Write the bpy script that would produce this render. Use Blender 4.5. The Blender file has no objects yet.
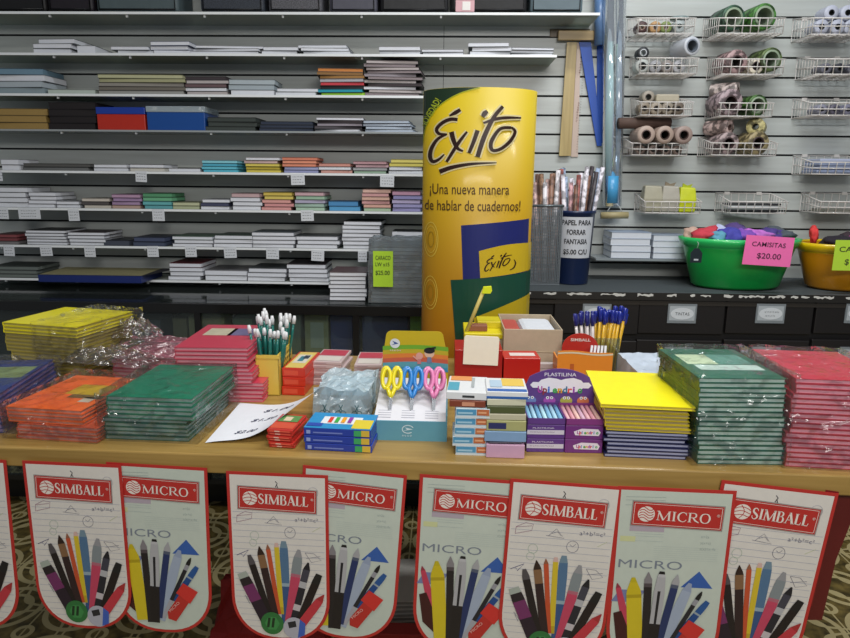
import bpy, bmesh, math, random
from mathutils import Vector, Matrix, Euler
random.seed(7)
PI = math.pi
sc = bpy.context.scene
C = sc.collection

# ------------------------------------------------------------ camera
F = 660.0; H = 1.3
cam_d = bpy.data.cameras.new('camera'); cam = bpy.data.objects.new('camera', cam_d); C.objects.link(cam)
cam_d.sensor_width = 36; cam_d.lens = 36 * F / 850; cam_d.clip_start = .02
RM = Matrix.Rotation(math.radians(1.7), 3, 'Z') @ Matrix.Rotation(math.radians(78), 3, 'X') @ Matrix.Rotation(math.radians(.55), 3, 'Z')
cam.matrix_world = Matrix.Translation((0, 0, H)) @ RM.to_4x4()
sc.camera = cam
def ray(px, py): return RM @ Vector(((px - 425) / F, -(py - 319) / F, -1))
def G(px, py, z):
    r = ray(px, py); t = (z - H) / r.z; return Vector((r.x * t, r.y * t, z))
def P(px, py, Y):
    r = ray(px, py); t = Y / r.y; return Vector((r.x * t, Y, H + r.z * t))

# ------------------------------------------------------------ materials
MC = {}
def lin(v): v /= 255; return v / 12.92 if v <= .04045 else ((v + .055) / 1.055) ** 2.4
def hexc(h):
    h = h.lstrip('#'); return tuple(lin(int(h[i:i + 2], 16)) for i in (0, 2, 4)) + (1,)
def mat(h, rough=.5, metal=0, var=.0, scale=60, spec=.5, coat=0, alpha=1, bump=0, trans=0):
    k = (h, rough, metal, var, scale, spec, coat, alpha, bump, trans)
    if k in MC: return MC[k]
    m = bpy.data.materials.new('finish_' + h.strip('#')); m.use_nodes = True
    nt = m.node_tree; b = nt.nodes['Principled BSDF']
    c = hexc(h)
    b.inputs['Base Color'].default_value = c; b.inputs['Roughness'].default_value = rough
    b.inputs['Metallic'].default_value = metal; b.inputs['Specular IOR Level'].default_value = spec
    b.inputs['Coat Weight'].default_value = coat; b.inputs['Coat Roughness'].default_value = .08
    b.inputs['Alpha'].default_value = alpha
    b.inputs['Transmission Weight'].default_value = trans
    tc = nt.nodes.new('ShaderNodeTexCoord')
    n = nt.nodes.new('ShaderNodeTexNoise'); n.inputs['Scale'].default_value = scale; n.inputs['Detail'].default_value = 3
    nt.links.new(tc.outputs['Object'], n.inputs['Vector'])
    v = max(var, .04)
    mx = nt.nodes.new('ShaderNodeMix'); mx.data_type = 'RGBA'
    mx.inputs[6].default_value = tuple(x * (1 - v) for x in c[:3]) + (1,)
    mx.inputs[7].default_value = tuple(min(1, x * (1 + v)) for x in c[:3]) + (1,)
    if var >= .3:
        rp = nt.nodes.new('ShaderNodeMapRange'); rp.inputs['From Min'].default_value = .44; rp.inputs['From Max'].default_value = .56
        nt.links.new(n.outputs['Fac'], rp.inputs['Value']); nt.links.new(rp.outputs[0], mx.inputs[0])
    else: nt.links.new(n.outputs['Fac'], mx.inputs[0])
    nt.links.new(mx.outputs[2], b.inputs['Base Color'])
    if bump:
        bp = nt.nodes.new('ShaderNodeBump'); bp.inputs['Strength'].default_value = bump; bp.inputs['Distance'].default_value = .004
        nt.links.new(n.outputs['Fac'], bp.inputs['Height']); nt.links.new(bp.outputs['Normal'], b.inputs['Normal'])
    MC[k] = m; return m
def film(name, tint='#ffffff', gl=.22, diff=.05, scale=28, bump=1.0, rough=.12, shade=1.0):
    m = bpy.data.materials.new(name); m.use_nodes = True; nt = m.node_tree; nt.nodes.clear()
    out = nt.nodes.new('ShaderNodeOutputMaterial'); t = nt.nodes.new('ShaderNodeBsdfTransparent'); g = nt.nodes.new('ShaderNodeBsdfGlossy')
    d = nt.nodes.new('ShaderNodeBsdfDiffuse'); c = hexc(tint); t.inputs[0].default_value = tuple(x * shade for x in c[:3]) + (1,); d.inputs[0].default_value = c
    g.inputs['Roughness'].default_value = rough; g.inputs[0].default_value = (1, 1, 1, 1)
    tc = nt.nodes.new('ShaderNodeTexCoord'); n = nt.nodes.new('ShaderNodeTexVoronoi'); n.inputs['Scale'].default_value = scale
    n.feature = 'SMOOTH_F1'
    nz = nt.nodes.new('ShaderNodeTexNoise'); nz.inputs['Scale'].default_value = scale * .6; nz.inputs['Detail'].default_value = 4
    va = nt.nodes.new('ShaderNodeVectorMath'); va.operation = 'MULTIPLY_ADD'; va.inputs[1].default_value = (.12, .12, .12)
    nt.links.new(tc.outputs['Object'], nz.inputs['Vector']); nt.links.new(nz.outputs['Color'], va.inputs[0]); nt.links.new(tc.outputs['Object'], va.inputs[2])
    nt.links.new(va.outputs[0], n.inputs['Vector'])
    bp = nt.nodes.new('ShaderNodeBump'); bp.inputs['Strength'].default_value = bump; bp.inputs['Distance'].default_value = .02
    nt.links.new(n.outputs['Distance'], bp.inputs['Height']); nt.links.new(bp.outputs[0], g.inputs['Normal'])
    lw = nt.nodes.new('ShaderNodeLayerWeight'); lw.inputs['Blend'].default_value = .35; nt.links.new(bp.outputs[0], lw.inputs['Normal'])
    mr = nt.nodes.new('ShaderNodeMapRange'); mr.inputs['To Min'].default_value = gl * .25; mr.inputs['To Max'].default_value = min(1, gl * 3)
    pw = nt.nodes.new('ShaderNodeMath'); pw.operation = 'POWER'; pw.inputs[1].default_value = 2.2; nt.links.new(lw.outputs['Fresnel'], pw.inputs[0]); nt.links.new(pw.outputs[0], mr.inputs['Value'])
    m1 = nt.nodes.new('ShaderNodeMixShader'); m1.inputs[0].default_value = diff; nt.links.new(t.outputs[0], m1.inputs[1]); nt.links.new(d.outputs[0], m1.inputs[2])
    m2 = nt.nodes.new('ShaderNodeMixShader'); nt.links.new(mr.outputs[0], m2.inputs[0]); nt.links.new(m1.outputs[0], m2.inputs[1]); nt.links.new(g.outputs[0], m2.inputs[2])
    nt.links.new(m2.outputs[0], out.inputs[0]); return m
FILM = film('clear_film', gl=.2, diff=.01, scale=22, rough=.17); FILM2 = film('crumpled_film', gl=.6, diff=.03, scale=32, bump=1.0, rough=.2)
FILMG = film('grey_film', '#c4ccd0', gl=.3, diff=.2, scale=12, bump=.6, rough=.2)
FILMB = film('blue_film', '#dcecf4', gl=.25, diff=.42, scale=30, bump=.8, rough=.2)
GLASS = film('shop_glass', '#dfe8e6', gl=.10, diff=.02, scale=1, bump=0, rough=.03)
TUBE = film('clear_tube', '#dce8f4', gl=.25, diff=.3, scale=6, bump=.3, rough=.1)

def node_mat(name): 
    m = bpy.data.materials.new(name); m.use_nodes = True; return m, m.node_tree, m.node_tree.nodes['Principled BSDF']
def wood_mat(name, a, b, rough=.4, axis='X', sc_=1.0, coat=0.15):
    m, nt, bs = node_mat(name); N = nt.nodes; L = nt.links
    tc = N.new('ShaderNodeTexCoord'); mp = N.new('ShaderNodeMapping')
    s = {'X': (1.5, 22, 22), 'Y': (22, 1.5, 22), 'Z': (22, 22, 1.5)}[axis]; mp.inputs['Scale'].default_value = tuple(q * sc_ for q in s)
    n = N.new('ShaderNodeTexNoise'); n.inputs['Scale'].default_value = 2.2; n.inputs['Detail'].default_value = 6; n.inputs['Distortion'].default_value = .5
    r = N.new('ShaderNodeValToRGB'); r.color_ramp.elements[0].position = .3; r.color_ramp.elements[1].position = .7
    r.color_ramp.elements[0].color = hexc(a); r.color_ramp.elements[1].color = hexc(b)
    L.new(tc.outputs['Object'], mp.inputs[0]); L.new(mp.outputs[0], n.inputs[0]); L.new(n.outputs['Fac'], r.inputs[0]); L.new(r.outputs[0], bs.inputs['Base Color'])
    bs.inputs['Roughness'].default_value = rough; bs.inputs['Coat Weight'].default_value = coat; bs.inputs['Coat Roughness'].default_value = .25
    return m
WOOD = wood_mat('table_wood', '#8c7038', '#a8894c')
PALEW = wood_mat('pale_wood', '#a08a55', '#c2ac74', axis='Z')
def floor_mat():
    m, nt, bs = node_mat('patterned_floor_tile'); N = nt.nodes; L = nt.links
    def mth(op, a, b=None, c=None):
        n = N.new('ShaderNodeMath'); n.operation = op
        for i, v in enumerate((a, b, c)):
            if v is None: continue
            if isinstance(v, (int, float)): n.inputs[i].default_value = v
            else: L.new(v, n.inputs[i])
        return n.outputs[0]
    tc = N.new('ShaderNodeTexCoord'); sp = N.new('ShaderNodeSeparateXYZ'); L.new(tc.outputs['Object'], sp.inputs[0])
    T = .22
    x = mth('DIVIDE', sp.outputs[0], T); y = mth('DIVIDE', sp.outputs[1], T)
    fx = mth('ABSOLUTE', mth('SUBTRACT', mth('FRACT', x), .5)); fy = mth('ABSOLUTE', mth('SUBTRACT', mth('FRACT', y), .5))
    cx = mth('SUBTRACT', .5, fx); cy = mth('SUBTRACT', .5, fy)
    dc = mth('SQRT', mth('ADD', mth('MULTIPLY', cx, cx), mth('MULTIPLY', cy, cy)))      # distance to the corner
    dm = mth('ADD', fx, fy)
    d0 = mth('SQRT', mth('ADD', mth('MULTIPLY', fx, fx), mth('MULTIPLY', fy, fy)))
    def band(v, c, w): return mth('LESS_THAN', mth('ABSOLUTE', mth('SUBTRACT', v, c)), w)
    b = band(dc, .43, .038); b = mth('MAXIMUM', b, band(dc, .27, .03)); b = mth('MAXIMUM', b, band(d0, .11, .03)); b = mth('MAXIMUM', b, band(mth('MULTIPLY', cx, cy), .022, .007))
    b = mth('MAXIMUM', b, band(fx, .0, .012))
    nz = N.new('ShaderNodeTexNoise'); nz.inputs['Scale'].default_value = 30; nz.inputs['Detail'].default_value = 6; L.new(tc.outputs['Object'], nz.inputs[0])
    ra = N.new('ShaderNodeValToRGB'); ra.color_ramp.elements[0].position = .35; ra.color_ramp.elements[1].position = .68
    ra.color_ramp.elements[0].color = hexc('#40361a'); ra.color_ramp.elements[1].color = hexc('#7c6a38'); L.new(nz.outputs['Fac'], ra.inputs[0])
    mx = N.new('ShaderNodeMix'); mx.data_type = 'RGBA'; L.new(b, mx.inputs[0]); L.new(ra.outputs[0], mx.inputs[6]); mx.inputs[7].default_value = hexc('#b5a678')
    L.new(mx.outputs[2], bs.inputs['Base Color']); bs.inputs['Roughness'].default_value = .45
    return m

# ------------------------------------------------------------ mesh helpers
def tag(o, label=None, cat=None, group=None, kind=None):
    if label:
        while len(label.split()) > 16 and ' the ' in label: label = ' '.join(label.rsplit(' the ', 1))
        o['label'] = label
    if cat: o['category'] = cat
    if group: o['group'] = group
    if kind: o['kind'] = kind
    return o
def empty(name, loc, rz=0, label=None, cat=None, group=None):
    o = bpy.data.objects.new(name, None); C.objects.link(o); o.empty_display_size = .02
    o.location = loc; o.rotation_euler = (0, 0, rz); return tag(o, label, cat, group)
class MB:
    def __init__(s): s.v = []; s.f = []; s.m = []; s.mats = []; s.sm = []
    def mi(s, m):
        if m not in s.mats: s.mats.append(m)
        return s.mats.index(m)
    def add(s, vs, fs, m, T=None, smooth=False):
        o = len(s.v); k = s.mi(m)
        for v in vs:
            v = Vector(v); s.v.append(T @ v if T is not None else v)
        for f in fs: s.f.append([i + o for i in f]); s.m.append(k); s.sm.append(smooth)
        return s
    def box(s, c, d, m, rz=0, T=None):
        x, y, z = d[0] / 2, d[1] / 2, d[2] / 2
        vs = [(-x, -y, -z), (x, -y, -z), (x, y, -z), (-x, y, -z), (-x, -y, z), (x, -y, z), (x, y, z), (-x, y, z)]
        R = Matrix.Translation(c) @ Matrix.Rotation(rz, 4, 'Z')
        if T is not None: R = T @ R
        return s.add(vs, [(0, 3, 2, 1), (4, 5, 6, 7), (0, 1, 5, 4), (1, 2, 6, 5), (2, 3, 7, 6), (3, 0, 4, 7)], m, R)
    def lo(s, x0, x1, y0, y1, z0, z1, m, T=None): return s.box(((x0 + x1) / 2, (y0 + y1) / 2, (z0 + z1) / 2), (abs(x1 - x0), abs(y1 - y0), abs(z1 - z0)), m, T=T)
    def tube(s, pts, r, m, n=8, caps=True, T=None, closed=False):
        pts = [Vector(p) for p in pts]; rs = r if isinstance(r, (list, tuple)) else [r] * len(pts)
        vs = []; N = len(pts); up = None
        for i, p in enumerate(pts):
            a = pts[(i - 1) % N] if (i or closed) else p; b = pts[(i + 1) % N] if (i < N - 1 or closed) else p
            t = (b - a).normalized()
            if up is None: up = Vector((0, 0, 1)) if abs(t.z) < .9 else Vector((1, 0, 0))
            u = t.cross(up).normalized(); w = u.cross(t).normalized(); up = w
            for k in range(n):
                an = 2 * PI * k / n; vs.append(p + (u * math.cos(an) + w * math.sin(an)) * rs[i])
        fs = []
        for i in range(N if closed else N - 1):
            j = (i + 1) % N
            for k in range(n):
                l = (k + 1) % n; fs.append((i * n + k, i * n + l, j * n + l, j * n + k))
        if caps and not closed: fs += [tuple(range(n))[::-1], tuple((N - 1) * n + k for k in range(n))]
        return s.add(vs, fs, m, T, True)
    def cyl(s, c, r, h, m, n=24, T=None, r2=None):
        return s.tube([c, (c[0], c[1], c[2] + h)], [r, r if r2 is None else r2], m, n, T=T)
    def lathe(s, prof, m, n=40, sx=1, sy=1, T=None):
        vs = [(r * math.cos(2 * PI * k / n) * sx, r * math.sin(2 * PI * k / n) * sy, z) for r, z in prof for k in range(n)]
        fs = [(i * n + k, i * n + (k + 1) % n, (i + 1) * n + (k + 1) % n, (i + 1) * n + k) for i in range(len(prof) - 1) for k in range(n)]
        return s.add(vs, fs, m, T, True)
    def poly(s, pts, d0, d1, m, T=None):        # pts in x,z ; extruded in y from d0 (back) to d1 (front)
        n = len(pts); vs = [(x, d0, z) for x, z in pts] + [(x, d1, z) for x, z in pts]
        ar = sum(pts[i][0] * pts[(i + 1) % n][1] - pts[(i + 1) % n][0] * pts[i][1] for i in range(n))
        a = list(range(n)); 
        if ar < 0: a = a[::-1]
        fs = [tuple(a[i] + n for i in range(n)), tuple(a[::-1])] + [(a[i], a[(i + 1) % n], a[(i + 1) % n] + n, a[i] + n) for i in range(n)]
        return s.add(vs, fs, m, T)
    def build(s, name, parent=None, bevel=0, loc=None, rz=0, seg=2):
        me = bpy.data.meshes.new(name); me.from_pydata([tuple(v) for v in s.v], [], s.f); 
        for m in s.mats: me.materials.append(m)
        me.polygons.foreach_set('material_index', s.m); me.polygons.foreach_set('use_smooth', s.sm); me.update()
        o = bpy.data.objects.new(name, me); C.objects.link(o); o.parent = parent
        if loc is not None: o.location = loc
        o.rotation_euler = (0, 0, rz)
        if bevel:
            b = o.modifiers.new('bevel', 'BEVEL'); b.width = bevel; b.segments = seg; b.limit_method = 'ANGLE'; b.angle_limit = .6
        return o
def copy_thing(o, loc, rz=None, label=None, group=None):
    c = o.copy(); C.objects.link(c); c.location = loc
    if rz is not None: c.rotation_euler = (c.rotation_euler[0], c.rotation_euler[1], rz)
    if label: c['label'] = label
    if group: c['group'] = group
    for ch in list(o.children):
        d = ch.copy(); C.objects.link(d); d.parent = c
        for g in list(ch.children):
            e = g.copy(); C.objects.link(e); e.parent = d
    return c
_tx = {}
def text_verts(s, size=1.0, width=None, bold=0, shear=0):
    k = (s, bold, shear)
    if k not in _tx:
        cu = bpy.data.curves.new('t', 'FONT'); cu.body = s; cu.align_x = 'LEFT'; cu.align_y = 'BOTTOM_BASELINE'; cu.resolution_u = 3; cu.offset = bold; cu.shear = shear
        o = bpy.data.objects.new('t', cu); C.objects.link(o); bpy.context.view_layer.update()
        me = bpy.data.meshes.new_from_object(o.evaluated_get(bpy.context.evaluated_depsgraph_get()))
        v = [tuple(x.co[:2]) for x in me.vertices]; f = [tuple(p.vertices) for p in me.polygons]
        bpy.data.objects.remove(o); bpy.data.curves.remove(cu); bpy.data.meshes.remove(me); _tx[k] = (v, f)
    v, f = _tx[k]
    if not v: return [], []
    x0 = min(a[0] for a in v); x1 = max(a[0] for a in v)
    sx = width / (x1 - x0) if width else size
    return [((a - x0) * sx, b * size) for a, b in v], f
def put_text(mb, s, x, z, size, m, width=None, y=0, T=None, bold=0, shear=0, th=.0):   # text in the x,z plane facing -y
    v, f = text_verts(s, size, width, bold, shear)
    return mb.add([(x + a, y, z + b) for a, b in v], f, m, T)
def flat(mb, pts, y, m, T=None):   # flat polygon facing -y
    n = len(pts); ar = sum(pts[i][0] * pts[(i + 1) % n][1] - pts[(i + 1) % n][0] * pts[i][1] for i in range(n))
    q = pts if ar > 0 else pts[::-1]
    return mb.add([(x, y, z) for x, z in q], [tuple(range(n))], m, T)
def circ(cx, cz, r, n=20, ry=None): ry = ry or r; return [(cx + r * math.cos(2 * PI * k / n), cz + ry * math.sin(2 * PI * k / n)) for k in range(n)]
def stroke(mb, pts, w, y, m, T=None, mp=None, smooth_n=0):
    """brush stroke: polyline with widths, flat in x,z"""
    P2 = [Vector((p[0], p[1])) for p in pts]; W = w if isinstance(w, (list, tuple)) else [w] * len(P2)
    if smooth_n:
        Q = []; V = []
        for i in range(len(P2) - 1):
            a = P2[max(i - 1, 0)]; b = P2[i]; c = P2[i + 1]; d = P2[min(i + 2, len(P2) - 1)]
            for k in range(smooth_n):
                t = k / smooth_n
                Q.append(.5 * ((2 * b) + (c - a) * t + (2 * a - 5 * b + 4 * c - d) * t * t + (3 * b - a - 3 * c + d) * t ** 3)); V.append(W[i] * (1 - t) + W[i + 1] * t)
        Q.append(P2[-1]); V.append(W[-1]); P2, W = Q, V
    vs = []; n = len(P2)
    for i in range(n):
        t = (P2[min(i + 1, n - 1)] - P2[max(i - 1, 0)])
        t = t.normalized() if t.length > 1e-9 else Vector((1, 0)); nn = Vector((-t.y, t.x)) * W[i] / 2
        for q in (P2[i] + nn, P2[i] - nn): vs.append((q.x, y, q.y) if mp is None else mp(q.x, q.y, y))
    return mb.add(vs, [(2 * i, 2 * i + 1, 2 * i + 3, 2 * i + 2) for i in range(n - 1)], m, T)

def scribble(mb, x, z, w, h, m, y=0, T=None, seed=1):
    rn = random.Random(seed); q = x
    while q < x + w:
        l = rn.uniform(.5, 1.1) * h; stroke(mb, [(q, z + rn.uniform(0, h * .3)), (q + l * .3, z + h * rn.uniform(.6, 1)), (q + l * .55, z + rn.uniform(0, h * .3)), (q + l * .8, z + h * rn.uniform(.5, .9))], h * .16, y, m, T); q += l + h * .25
ORD = ['', 'second', 'third', 'fourth', 'fifth', 'sixth', 'seventh', 'eighth', 'ninth', 'tenth', 'eleventh', 'twelfth', 'thirteenth', 'fourteenth', 'fifteenth', 'sixteenth', 'seventeenth', 'eighteenth', 'nineteenth', 'twentieth', 'twenty-first', 'twenty-second']
def ordw(i, n):      # i = 0 bottom
    if n == 1: return 'lying alone'
    if i == n - 1: return 'topmost'
    if i == 0: return 'lowest'
    return ORD[n - 1 - i] + ' from top'
PAPER = mat('#d9dade', .7, var=.06)

# ------------------------------------------------------------ setting
fl = MB(); fl.lo(-3, 3, -.6, 2.95, -.03, 0, floor_mat()); tag(fl.build('floor'), kind='structure')
WY = 2.85
def wall():
    m, nt, bs = node_mat('slatwall_board'); N = nt.nodes; L = nt.links
    tc = N.new('ShaderNodeTexCoord'); mp = N.new('ShaderNodeMapping'); mp.inputs['Scale'].default_value = (1, 1, 14)
    n = N.new('ShaderNodeTexNoise'); n.inputs['Scale'].default_value = 3; n.inputs['Detail'].default_value = 5
    r = N.new('ShaderNodeValToRGB'); r.color_ramp.elements[0].color = hexc('#a6aaa6'); r.color_ramp.elements[1].color = hexc('#ccd2d0')
    L.new(tc.outputs['Object'], mp.inputs[0]); L.new(mp.outputs[0], n.inputs[0]); L.new(n.outputs['Fac'], r.inputs[0]); L.new(r.outputs[0], bs.inputs['Base Color'])
    bs.inputs['Roughness'].default_value = .35
    mb = MB(); g = mat('#15161a', .8)
    mb.lo(-2.6, 2.6, WY + .012, WY + .05, 0, 2.75, g)
    z = 1.863 - .0757 * 24
    while z < 2.7:
        mb.lo(-2.6, -0.02, WY, WY + .02, z + .004, z + .0757 - .004, m)
        mb.lo(-0.018, 2.6, WY, WY + .02, z + .004, z + .0757 - .004, m)
        z += .0757
    tag(mb.build('wall_back'), kind='structure')
wall()

# ------------------------------------------------------------ shelves
SHELFM = film('glass_shelf', '#ccd4ce', gl=.05, diff=.55, bump=0, rough=.06)
SH = []
spec = [('first', 12.5, 600, -1.95), ('second', 54, 557, -1.95), ('third', 95, 470, -1.95), ('fourth', 131, 470, -1.95), ('fifth', 172.5, 470, -1.95), ('sixth', 210, 470, -1.95), ('seventh', 247.5, 470, -1.95), ('eighth', 281, 470, -1.95)]
SF = 2.66
for i, (nm, py, xr, xl) in enumerate(spec):
    z = P(200, py, SF).z; x1 = P(xr, py, SF).x
    mb = MB(); t = .006 if i != 3 else .004
    root = empty('wall_shelf', (xl, SF, z), 0, f'{nm} long thin white shelf down from the top on the slatted wall', 'shelf', 'long wall shelves')
    mb.lo(0, x1 - xl, 0, WY - SF - .001, -t, 0, SHELFM if i != 3 else mat('#8f979a', .2, coat=.3)); mb.lo(0, x1 - xl, -.003, 0, -t - .001, .002, mat('#eef2f4', .3) if i != 3 else mat('#9aa0a2', .3)); mb.build('shelf_board', root)
    for k in range(7):
        x = .12 + k * .3
        if x < x1 - xl - .02:
            c = MB(); c.box((x, .012, -t - .005), (.007, .008, .009), mat('#e8ecee', .3)); c.build('shelf_clip', root)
    SH.append(z + .0015)

def tint(hx, k=.25):
    r = [int(hx[i:i + 2], 16) for i in (1, 3, 5)]; return '#' + ''.join('%02x' % int(v + (235 - v) * k) for v in r)
def dark(hx, k=.6):
    r = [int(hx[i:i + 2], 16) for i in (1, 3, 5)]; return '#' + ''.join('%02x' % int(v * k) for v in r)
def soft_book(mb, w, d, t, cov, pg, T=None, fray=0):
    c = min(.0014, t * .22)
    mb.lo(-w / 2, w / 2, 0, d, 0, c, cov, T); mb.lo(-w / 2, w / 2, 0, d, t - c, t, cov, T)
    mb.lo(-w / 2 + .001, w / 2 - .0015, .0015, d - .001, c, t - c, pg, T)
GAP = .0004
def shelf_stack(si, x0, x1, yt, cols, phrase, noun='notebook', name='notebook', cat='notebook', d=.15, jit=.006, page=None, Y=None, tw=.05, zb=None, yb=None):
    """cols from bottom to top; each entry (colour word, hex) or hex"""
    zb = SH[si] if zb is None else zb; Y = SF + .006 if Y is None else Y
    xm = (x0 + x1) / 2; a = P(x0, yt, Y); b = P(x1, yt, Y); w = b.x - a.x
    h = max(.006 * len(cols), a.z - zb); n = len(cols); t = h / n; d = min(d, WY - Y - .008)
    for i, (cw, hx) in enumerate(cols):
        mb = MB(); soft_book(mb, w * random.uniform(.96, 1.02), d * random.uniform(.9, 1), t - GAP, mat(hx if 'covered' in cw else dark(hx, .62), .45, var=.08), mat(page or ('#dfe2ea' if cw.split()[-1] in ('covered', 'white', 'greyish') else (random.choice(['#b8b0b0', '#8c8084', '#3c3438', tint(hx, .1)]) if noun == 'magazine' else tint(hx, .02 if noun == 'folder' else .15))), .7, var=.05))
        o = mb.build(name, loc=((a.x + b.x) / 2 + random.uniform(-jit, jit), Y + random.uniform(0, jit), zb + i * t), rz=random.uniform(-tw, tw) * .7)
        tag(o, f'{cw} {noun}, {ordw(i, n)} in the {phrase}' if n > 1 else f'{cw} {noun} lying {phrase}', cat, phrase if n > 1 else None)
W_ = ('white', '#d5d8de'); K_ = ('dark', '#22242a'); 
def wk(n): return [('white' if i % 2 == 0 else 'greyish', '#cfd3da' if i % 2 else '#8e929a') for i in range(n)]
# fifth shelf
S5 = 'on the fifth shelf'
shelf_stack(4, 0, 18, 159, wk(2), 'white stack at the far left of the fifth shelf')
shelf_stack(4, 20, 89, 163, [('grey', '#5a5c5c'), ('dark', '#3c3c3a')], 'wide flat dark stack on the fifth shelf', d=.17)
shelf_stack(4, 92, 126, 164, wk(2), 'white pair beneath the red box, fifth shelf')
shelf_stack(4, 129, 164, 164, [('cream', '#c9c6bc'), ('black covered', '#2c2a2a')], 'cream pair above the price tag, fifth shelf')
shelf_stack(4, 167, 199, 168, [('white', '#c8c8cc')], 'just left of the cyan stack on the fifth shelf')
shelf_stack(4, 201, 236, 160, [('cyan', '#3fb4d0'), ('cyan', '#54bfd8'), ('cyan', '#3aa8c8'), ('pale cyan', '#7ecfe0')], 'cyan stack on the fifth shelf')
shelf_stack(4, 244, 279, 157, [('yellow', '#d8c23a'), ('yellow', '#cdb52c'), ('yellow', '#dcc84a'), ('pink', '#d9b7b4'), ('white', '#d8d0cc')], 'yellow and pink stack on the fifth shelf')
shelf_stack(4, 282, 317, 157, [('blue', '#8a90c0'), ('lavender', '#9aa0cc'), ('orange', '#e08060'), ('orange', '#e68a68'), ('orange', '#d87456')], 'orange over blue stack on the fifth shelf')
shelf_stack(4, 319, 352, 163, [('salmon', '#c88c80'), ('white', '#d8d6d8'), ('salmon', '#d08878')], 'salmon and white stack on the fifth shelf')
shelf_stack(4, 354, 388, 161, [('green', '#8aa890'), ('grey', '#9a9ca0'), ('pink', '#c49aa4'), ('rose', '#b88890')], 'pink and grey stack on the fifth shelf')
shelf_stack(4, 390, 424, 159, [('white', '#c9ccd8'), ('white', '#d4d6e0'), ('yellow', '#d8c850'), ('yellow', '#e0d060')], 'yellow over white stack on the fifth shelf')
# sixth
shelf_stack(5, -6, 25, 187, wk(4), 'tall white stack at the left end, sixth shelf', d=.16)
shelf_stack(5, 27, 54, 192, wk(4), 'second white stack from the left, sixth shelf', d=.16)
shelf_stack(5, 56, 79, 201, wk(2), 'low white pair left of the first tag, sixth shelf')
shelf_stack(5, 81, 109, 198, [('cream', '#c4bcb0'), ('dark edged cream', '#3a3434'), ('cream', '#c9c0b4')], 'cream and black stack on the sixth shelf')
shelf_stack(5, 111, 140, 194, [('tan', '#b09080'), ('purple', '#a080a8'), ('purple', '#9878a4'), ('pink', '#b088a8')], 'purple stack on the sixth shelf')
shelf_stack(5, 142, 171, 193, [('teal', '#4898a0'), ('teal', '#50a8ac'), ('green', '#58a878'), ('green', '#3c8858')], 'teal and green stack on the sixth shelf')
shelf_stack(5, 172, 199, 202, [('pale green', '#a8b088'), ('pale green', '#b8bc94')], 'low pale green pair on the sixth shelf')
shelf_stack(5, 201, 229, 199, [('white', '#c8ccd8'), ('navy', '#2c3050'), ('white', '#d0d4de')], 'white and navy stack on the sixth shelf')
shelf_stack(5, 231, 260, 193, [('white', '#d4d8e0'), ('navy edged white', '#303448'), ('white', '#d8dae2'), ('pink', '#c4a0a4')], 'white stack with pink top on the sixth shelf')
shelf_stack(5, 262, 292, 192, [('pink', '#d8908c'), ('pink', '#d08888'), ('pink', '#dc9890'), ('yellow', '#d8c050'), ('yellow', '#d0b440')], 'yellow over pink stack on the sixth shelf')
shelf_stack(5, 295, 325, 192, [('mint', '#a0c0a8'), ('mint', '#98b8a8'), ('lilac', '#a8a4c0'), ('green', '#90b498'), ('pink', '#c8a0a8')], 'pastel stack on the sixth shelf')
shelf_stack(5, 329, 360, 201, [('blue', '#3c90c8'), ('blue', '#2f7cb8')], 'low blue pair on the sixth shelf')
shelf_stack(5, 362, 390, 189, [('mint', '#a4bc9c'), ('salmon', '#d8a090'), ('pink', '#d49898'), ('salmon', '#d8a894'), ('pink', '#d09494'), ('salmon', '#dcb0a0')], 'salmon patterned stack on the sixth shelf')
shelf_stack(5, 393, 422, 191, [('violet', '#8c88c0'), ('violet', '#9490c4'), ('lilac', '#b0a4cc'), ('violet', '#8480b8'), ('rose', '#b884a0')], 'violet patterned stack on the sixth shelf')
# seventh
shelf_stack(6, -8, 16, 234, [('grey', '#6a6668'), ('dark red', '#6a2428'), ('dark red', '#742a2e')], 'dark red stack at the left end, seventh shelf')
shelf_stack(6, 24, 64, 230, wk(4) + [('black covered', '#2a2a2c')], 'first white stack on the seventh shelf', d=.17)
shelf_stack(6, 67, 104, 232, wk(3) + [('maroon covered', '#33282c')], 'white stack with maroon top, seventh shelf', d=.17)
shelf_stack(6, 104, 130, 240, [('navy', '#262c3c')], 'low and flat beside the navy pair, seventh shelf', d=.17)
shelf_stack(6, 132, 164, 237, [('navy', '#26304c'), ('navy', '#2a3454')], 'navy pair on the seventh shelf', d=.17)
shelf_stack(6, 172, 212, 236, wk(2) + [('green covered', '#3c5444')], 'white stack with green top, seventh shelf', d=.17)
shelf_stack(6, 213, 251, 235, wk(2) + [('dark green covered', '#2f4038')], 'white stack with dark green top, seventh shelf', d=.17)
shelf_stack(6, 251, 294, 232, wk(3) + [('grey covered', '#505860')], 'white stack with grey top, seventh shelf', d=.17)
shelf_stack(6, 296, 338, 236, wk(2) + [('slate covered', '#4c5054')], 'white stack with slate top, seventh shelf', d=.17)
shelf_stack(6, 342, 381, 221, wk(6) + [('black covered', '#1c1e20')], 'tallest white stack on the seventh shelf', d=.17, jit=.004)
shelf_stack(6, 392, 424, 231, wk(2) + [('dark covered', '#26282c')], 'white stack behind the grey bundle, seventh shelf', d=.12)
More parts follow.
